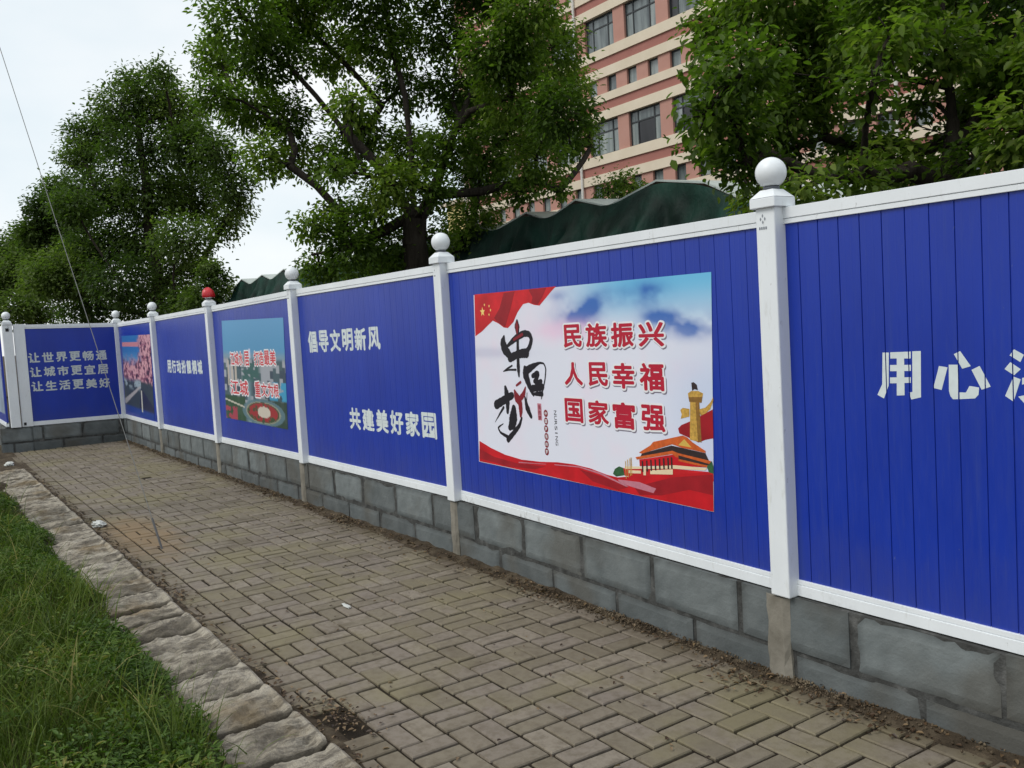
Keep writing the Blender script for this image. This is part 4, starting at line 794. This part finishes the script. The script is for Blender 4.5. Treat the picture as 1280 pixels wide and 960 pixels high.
def paint3(U, V):
    n = fbm(U * 12, V * 16, 4, 25); n2 = fbm(U * 30, V * 30, 3, 35)
    C = np.zeros(U.shape + (3,)) + L3(44, 110, 176); C = over(C, sst(.18, .32, V) * .4, L3(110, 170, 205))
    C = over(C, (V > .085) * (V < .135) * (U < .62), L3(196, 130, 140))
    tree = np.clip(sst(.52, .72, U + .3 * (n - .5)) * sst(.72, .5, V) + sst(.25, .42, V + .15 * (n - .5)) * sst(.66, .52, V), 0, 1)
    C = over(C, tree, L3(150, 92, 112)); C = over(C, tree * (n2 > .52), L3(206, 156, 164)); C = over(C, tree * (n2 < .36), L3(72, 44, 66))
    low = sst(.54, .60, V + .06 * (n - .5)); C = over(C, low, L3(56, 66, 72)); C = over(C, low * sst(.72, .62, V) * (n > .48) * (U < .62), L3(150, 166, 176))
    path = (np.abs(U - (.58 - (V - .64) * 2.4)) < .03 + (V - .62) * .25) * (V > .64) * (V < .90); C = over(C, path * .9, L3(170, 166, 168))
    C = over(C, ((V > .66) & (U > .60 - (V - .66) * .3) & (U < .60 + (V - .64) * 1.9)) * 1., L3(40, 44, 66)); C = over(C, sst(.90, .94, V), L3(32, 62, 140)); C = over(C, (np.abs(U - .62) < .02) * (V > .68) * (V < .95), L3(190, 190, 180))
    return C
p3 = sheet('poster', P3Q, 80, 90, paint3, 'small poster of pink blossom trees over a path, nearest the fence corner')
def paint4(U, V):
    n = fbm(U * 8, V * 10, 4, 45); C = np.zeros(U.shape + (3,)) + L3(150, 170, 190); return over(C, n > .5, L3(110, 130, 158))
Qf = [(-.20, 1.9), (-2.6, 1.9), (-2.6, .62), (-.20, .62)]
mm = MB(); mm.face([T_far(-a, -.0075, z) for a, z in Qf]); tag(mm.build('poster', plain('pale_sheet', lin(136, 152, 172), .45, .3, .25, 3), recalc=False), 'pale grey-blue sheet on the receding hoarding past the gate post', 'poster', 'printed posters on the blue hoarding')  # pale mottled grey-blue sheet laid over the far panel

# litter and wire
def lump(name, c, sx, sy, sz, label, cat):
    bm = bmesh.new(); bmesh.ops.create_icosphere(bm, subdivisions=3, radius=1)
    for v in bm.verts:
        k = 1 + 1.1 * (float(fbm(np.array([v.co.x * 3.3 + 7 + c[0]]), np.array([v.co.y * 3.3 + v.co.z * 2.7]), 3, 5)[0]) - .5)
        v.co = Vector((v.co.x * sx * k, v.co.y * sy * k, max(v.co.z * sz * k, -sz * .6)))
    me = bpy.data.meshes.new(name); bm.to_mesh(me); bm.free(); me.materials.append(M['trash']); o = link(name, me); o.location = c; return tag(o, label, cat)
lump('foam_scrap', (-6.62, -1.87, .022), .085, .06, .032, 'white crumpled foam scrap lying on the bricks beside the kerb', 'litter')
lump('paper_scrap', (-2.50, -1.13, .006), .055, .016, .006, 'thin white paper scrap lying flat in the middle of the brick path', 'litter')
lump('plastic_scrap', (-12.9, -2.08, .03), .13, .06, .035, 'white plastic scrap on bare soil beyond the kerb end near the gate post', 'litter')
wb = Vector((-5.15, -1.627, -.01)); wd = Vector((2.748, -3.292, 1.696)) + 8.0 * Vector((-1.152, .119, .336)) - wb; wtop = wb + wd * 1.75
w = MB(); N = 24
for i in range(N):
    a, b = wb + (wtop - wb) * (i / N), wb + (wtop - wb) * ((i + 1) / N); w.tube(a, b, .0034, .0034, 6, caps=False)
gw = w.build('guy_wire', M['wire']); tag(gw, 'thin grey stay wire rising from the brick path across the sky at left', 'wire')
w = MB(); w.tube(wb, wb + wd * .06, .009, .009, 8); w.build('anchor_rod', M['steel'], gw)
pb = Vector((wtop.x, wtop.y, 0)); p = MB(); p.tube((pb.x, pb.y, -.1), (pb.x, pb.y, wtop.z + .6), .15, .10, 14); tag(p.build('utility_pole', M['concrete'], smooth=False), 'grey concrete pole on the grass verge holding the stay wire', 'pole')

# ------------------------------------------------------------ building behind
bld = empty('apartment_block', (-22, 20, 0), 'pink and cream banded block with rows of dark windows behind the trees', 'building')
BX0, BX1, BY, BZ1 = -35.2, -4.0, 20.0, 20.2
SP = 3.971
wall = MB(); wall.box(BX0, BX1, BY + .22, BY + 13, -.1, BZ1, mi=2)
def strip(z0, z1, mi, pr=0.0): wall.box(BX0, BX1, BY - pr, BY + .25, z0, z1, mi=mi)
lw = [(-23.235 + 2.31 * k, -21.545 + 2.31 * k) for k in range(-5, 8)]
sw = [(-23.22 + 1.145 * k, -22.68 + 1.145 * k) for k in range(-10, 17)]
for k in range(-2, 3):
    z = 8.031 + SP * k
    lim = lambda a: min(max(a, -.1), BZ1)
    # bands between the rows: cream, red, cream
    for a, b, mi, pr in ((1.287, 1.646, 1, .06), (1.646, 1.977, 2, .0), (1.977, 2.283, 1, .06), (2.892, 3.246, 1, .06), (3.246, 3.598, 2, .0), (3.598, 3.971, 1, .06)):
        if z + a > -.05 and z + b < BZ1: strip(z + a + .003, z + b - .003, mi, pr)
    for wins, a, b in ((lw, 0, 1.287), (sw, 2.283, 2.892)):
        if z + a < 0 or z + b > BZ1: continue
        ed = [BX0] + [q for w_ in wins if w_[0] > BX0 + .2 and w_[1] < BX1 - .2 for q in w_] + [BX1]
        for i in range(0, len(ed), 2): wall.box(ed[i], ed[i + 1], BY + .01, BY + .25, z + a, z + b, mi=0)
wall.box(BX0 - .3, BX1 + .3, BY - .35, BY + 13.3, BZ1 + .002, BZ1 + .35, mi=1)
wall.build('wall', [M['brick'], M['cream'], M['dbrick']], bld, recalc=False)
def window(name, x0, x1, z0, z1, cols, transom):
    f = MB(); t = .05; y0, y1 = BY + .10, BY + .16
    f.box(x0, x1, y0, y1, z0, z0 + t); f.box(x0, x1, y0, y1, z1 - t, z1); zt = z0 + (z1 - z0) * .68
    f.box(x0, x0 + t, y0, y1, z0 + t, z1 - t); f.box(x1 - t, x1, y0, y1, z0 + t, z1 - t)
    xs = [x0 + (x1 - x0) * c for c in cols]
    for x in xs[1:-1]: f.box(x - t / 2, x + t / 2, y0 + .004, y1 - .004, z0 + t, z1 - t)
    if transom: f.box(x0 + t, x1 - t, y0 + .008, y1 - .008, zt - t / 2, zt + t / 2)
    fo = f.build(name, M['frame'], bld)
    g = MB(); op = random.random()
    for i in range(len(xs) - 1):
        r = random.random(); mi = 2 if (r < .28 and transom) else (1 if r < .68 else 0)
        zz = zt if transom else z1
        g.face([(xs[i], BY + .13, z0), (xs[i + 1], BY + .13, z0), (xs[i + 1], BY + .13, zz), (xs[i], BY + .13, zz)], mi)
        if transom: g.face([(xs[i], BY + .13, zt), (xs[i + 1], BY + .13, zt), (xs[i + 1], BY + .13, z1), (xs[i], BY + .13, z1)], 0)
    g.build('pane', [M['glass'], M['glass_curtain'], M['glass_dark']], fo, recalc=False)
for k in (-1, 0, 1):
    z = 8.031 + SP * k
    for a, b in lw:
        if a > BX0 + .2 and b < BX1 - .2: window('window', a, b, z, z + 1.287, (0, .24, .76, 1), True)
    for a, b in sw:
        if a > BX0 + .2 and b < BX1 - .2: window('small_window', a, b, z + 2.283, z + 2.892, (0, 1), False)
for x in (-26.05, -35.05, -12.2):
    d = MB(); d.tube((x, BY - .11, -.1), (x, BY - .11, BZ1), .055, .055, 10)
    for zc in np.arange(1.5, 20, 2.4): d.tube((x, BY - .11, zc), (x, BY - .11, zc + .06), .075, .075, 10)
    d.build('drainpipe', M['pipe'], bld)
yb = empty('yellow_house', (-42, 28, 0), 'pale yellow low building glimpsed between the middle tree and the pink block', 'building')
y = MB(); y.box(-45.6, -37, 25, 32, -.1, 9.0); y.build('wall', M['yellow'], yb); y = MB(); y.box(-45.9, -36.7, 24.7, 32.3, 9.003, 9.25); y.build('roof', M['cream'], yb)
for x in (-44.5, -42.6, -40.7):
    for z in (2.2, 5.4):
        f = MB(); f.box(x, x + 1.1, 24.95, 25.05, z, z + 1.4); fo = f.build('window', M['frame'], yb); f = MB(); f.face([(x + .08, 24.945, z + .08), (x + 1.02, 24.945, z + .08), (x + 1.02, 24.945, z + 1.32), (x + .08, 24.945, z + 1.32)]); f.build('pane', M['glass'], fo, recalc=False)

# ------------------------------------------------------------ covered sheds
shed = empty('canopy_shed', (-16, 8, 0), 'long row of zigzag pale roofed sheds draped in dark green tarpaulin behind the fence', 'shed')
pk = [-8.1, -10.2, -11.75, -13.8, -15.6, -17.4, -19.2, -21.2, -23.0, -25.2, -27.3, -29.5]
pts = [(-2.6, 2.5), (-5.2, 2.95), (-6.2, 3.24), (-7.05, 3.66), (-8.1, 3.86)]
for i in range(len(pk) - 1):
    pts += [(pk[i] * .42 + pk[i + 1] * .58, 3.62), (pk[i + 1], 3.86 - .02 * (i % 2))]
pts.append((-30.4, 3.6))
r = MB()
for (xa, za), (xb, zb) in zip(pts[:-1], pts[1:]):
    nx = 3
    r.raw([(xa, 6.95, za), (xb, 6.95, zb), (xb, 11.5, zb + .12), (xa, 11.5, za + .12), (xa, 6.95, za - .03), (xb, 6.95, zb - .03), (xb, 11.5, zb + .09), (xa, 11.5, za + .09)], [(0, 1, 2, 3), (4, 7, 6, 5), (0, 4, 5, 1), (3, 2, 6, 7)])
r.build('roof', M['roof'], shed)
nx, nz = 700, 40; xs = np.linspace(-30.4, -2.6, nx); pt = np.array(sorted(pts)); zt = np.interp(xs, pt[:, 0], pt[:, 1]) - .04; zt = np.convolve(np.pad(zt, 9, mode='edge'), np.ones(19) / 19, 'valid')
X = np.repeat(xs[:, None], nz, 1); v = np.linspace(0, 1, nz)[None]; sag = zt[:, None] - v * (zt[:, None] - .02)
ph = fbm(xs * .9, xs * 0 + 2, 3, 91)[:, None]; fold = (fbm(X * 1.6 + v * .8, v * 1.5 + 0 * X, 2, 92) - .5) * .7 + (fbm(X * 3 + v * 2.5, v * 4 + 0 * X, 3, 93) - .5) * .38 - .10 * np.abs(fbm(X * 2.2 - v * 3, v * 2 + X * .5, 3, 94) - .5)
ridge = np.zeros((nx, 1))
for p_ in pk:
    ridge += np.exp(-((xs[:, None] - p_) / .5) ** 2)
    fold = fold + .16 * np.sin(8.5 * np.arctan2(X - p_, v * 2.6 + .25) + p_ * 3) * np.exp(-((X - p_) / 1.1) ** 2) * np.clip(v * 4, 0, 1)
Yt = 6.93 - .75 * v ** .8 * (.6 + .8 * ph) - .25 * ridge * np.sin(np.pi * np.clip(v * 1.1, 0, 1)) - fold * np.clip(v * 5, 0, 1)
V3 = np.stack([X + .15 * (fold) * v, Yt, sag + 0 * X], -1).reshape(-1, 3); i = (np.arange(nx - 1)[:, None] * nz + np.arange(nz - 1)[None]).ravel()
np_mesh('tarpaulin', V3, np.stack([i, i + nz, i + nz + 1, i + 1], 1), M['tarp'], parent=shed, smooth=True)
for x in pk[::2]:
    for yy in (7.05, 11.3):
        s_ = MB(); s_.tube((x, yy, -.05), (x, yy, 3.78), .04, .04, 8); s_.build('shed_post', M['steel'], shed)

# ------------------------------------------------------------ trees
def make_tree(name, label, base, limbs, clumps, rbase, mat, kleaf, L0, spread=.11, group='trees behind the blue fence', spray=12, twigs=6, flat=.75, fork_z=None):
    root = empty(name, base, label, 'tree', group)
    nodes = [Vector(base)]; par = [-1]; plen = [0.0]; twig = set()
    def add(p, a): nodes.append(Vector(p)); par.append(a); plen.append(plen[a] + (Vector(p) - nodes[a]).length); return len(nodes) - 1
    def nearest(p, n=None):
        best, bi = 1e9, 0
        for i, q in enumerate(nodes):
            if i in twig: continue
            d = (q - p).length + .16 * plen[i]
            if q.z > p.z: d += (q.z - p.z) * .8
            if d < best: best, bi = d, i
        return bi
    if limbs:
        for li, lm in enumerate(limbs):
            if li == 0:
                a = 0; p0 = Vector(base); p1 = Vector(lm[0])
                for k in (1, 2, 3): a = add(p0.lerp(p1, k / 4) + Vector((random.gauss(0, .03), random.gauss(0, .03), 0)), a)
            else: a = nearest(Vector(lm[0]))
            for q in lm:
                q = Vector(q); s = nodes[a]; n = max(1, int((q - s).length / .6))
                for k in range(1, n + 1): a = add(s.lerp(q, k / n) + Vector((random.gauss(0, .02), random.gauss(0, .02), 0)), a)
    else:
        a = 0; zt = max(c[2] for c in clumps); n = 9; cx_ = sum(c[0] for c in clumps) / len(clumps); cy_ = sum(c[1] for c in clumps) / len(clumps)
        for k in range(1, n + 1):
            f = k / n; a = add((base[0] + (cx_ - base[0]) * f * .7 + random.gauss(0, .04) * zt * .1, base[1] + (cy_ - base[1]) * f * .7 + random.gauss(0, .04) * zt * .1, base[2] + (zt * .82 - base[2]) * f), a)
    o0 = Vector(base); LP = []
    for c in sorted(clumps, key=lambda c: (Vector(c[:3]) - o0).length):
        p = Vector(c[:3]); rad = c[3]; a = nearest(p); s = nodes[a].copy(); d = p - s; n = max(2, int(d.length / .5)); sag = d.length * .10
        off = Vector((random.gauss(0, .06), random.gauss(0, .06), random.gauss(0, .04))) * d.length
        for k in range(1, n + 1):
            f = k / n; w_ = math.sin(math.pi * f); a = add(s + d * f + off * w_ + Vector((0, 0, sag * w_)), a)
        for _ in range(twigs):
            v = Vector((random.gauss(0, 1), random.gauss(0, 1), random.gauss(.1, .8))).normalized() * rad * random.uniform(.5, .95); b = a; st_ = nodes[a].copy()
            for k in (1, 2): b = add(st_ + v * (k / 2) + Vector((random.gauss(0, .06), random.gauss(0, .06), random.gauss(0, .06))) * rad, b); twig.add(b)
        nl = int(kleaf * rad * rad * random.uniform(.75, 1.25)); ns = max(3, nl // spray)
        dv = RNG.normal(size=(ns, 3)); dv /= np.linalg.norm(dv, axis=1, keepdims=True); rr_ = rad * RNG.uniform(.15, 1.08, ns) ** .55
        S = np.array(p) + dv * rr_[:, None] * np.array([1, 1, flat]); tone = np.repeat(np.clip(RNG.normal(.5, .24) + RNG.normal(0, .13, ns), 0, 1), spray)
        LP.append((np.repeat(S, spray, 0), np.repeat(dv, spray, 0), tone))
    r = [0.0] * len(nodes)
    for i in range(len(nodes) - 1, 0, -1):
        if r[i] == 0: r[i] = 1.0
        r[par[i]] = (r[par[i]] ** 1.72 + r[i] ** 1.72) ** (1 / 1.72)
    k = rbase / r[0]; tm = MB()
    for i in range(1, len(nodes)):
        ra = max(.003, r[par[i]] * k); rb = max(.0025, r[i] * k)
        if r[par[i]] > r[i] * 1.35: ra = rb * (1.15 if rb < .08 else 1.3)
        pa = nodes[par[i]]; dd_ = (nodes[i] - pa)
        if rb > .03 and dd_.length > 1e-4: pa = pa - dd_.normalized() * rb * .5
        tm.tube(pa, nodes[i], ra, rb, 10 if rb > .05 else (6 if rb > .015 else 4), caps=False)
    tm.build('trunk', M['bark'], root, smooth=True, recalc=False)
    S = np.concatenate([a for a, b, c in LP]); DV = np.concatenate([b for a, b, c in LP]); tone = np.concatenate([c for a, b, c in LP]); n = len(S)
    P = S + RNG.normal(0, spread, (n, 3)); D = DV * .8 + RNG.normal(0, .6, (n, 3)); D[:, 2] = D[:, 2] * .7 - .28
    Ls = L0 * RNG.uniform(.65, 1.25, n); V, F = leaf_geo(P, D, Ls, Ls * RNG.uniform(.46, .62, n), .16)
    np_mesh('crown', V, F, mat, np.repeat(np.clip(tone + RNG.normal(0, .14, n), 0, 1), 6), parent=root)
    return root
make_tree('camphor_tree', 'big open-crowned camphor tree with forking dark limbs in the middle', (-12.7, 5.1, 0), LM_A, CL_A, .26, M['leafA'], 4200, .10, .10, spray=12)
make_tree('camphor_tree', 'near leafy camphor tree overhanging the fence at the right', (-2.05, 5.0, 0), LM_B, CL_B, .17, M['leafB'], 6600, .09, .085, spray=10)
make_tree('camphor_tree', 'tall rounded dark green tree rising behind the far left fence panels', (-36.6, 5.6, 0), None, CL_C, .32, M['leafC'], 2000, .16, .20, spray=10)
make_tree('camphor_tree', 'smaller far tree peeking out left of the tall rounded tree', (-46.5, 5.0, 0), None, CL_D, .25, M['leafC'], 2400, .19, .22, spray=10)
make_tree('camphor_tree', 'farthest low green tree at the left edge of the photo', (-58.5, 3.8, 0), None, CL_E, .25, M['leafC'], 2200, .20, .25, spray=10)
make_tree('shrub', 'dark bush between the tall rounded tree and the tarpaulin sheds', (CL_S[0][0], CL_S[0][1], 0), None, CL_S, .08, M['leafC'], 3200, .14, .12, group='bushes behind the fence')
make_tree('shrub', 'light green small tree standing in front of the pink building', (CL_F[0][0], CL_F[0][1], 0), None, CL_F, .07, M['leafB'], 5000, .08, .08, group='bushes behind the fence')
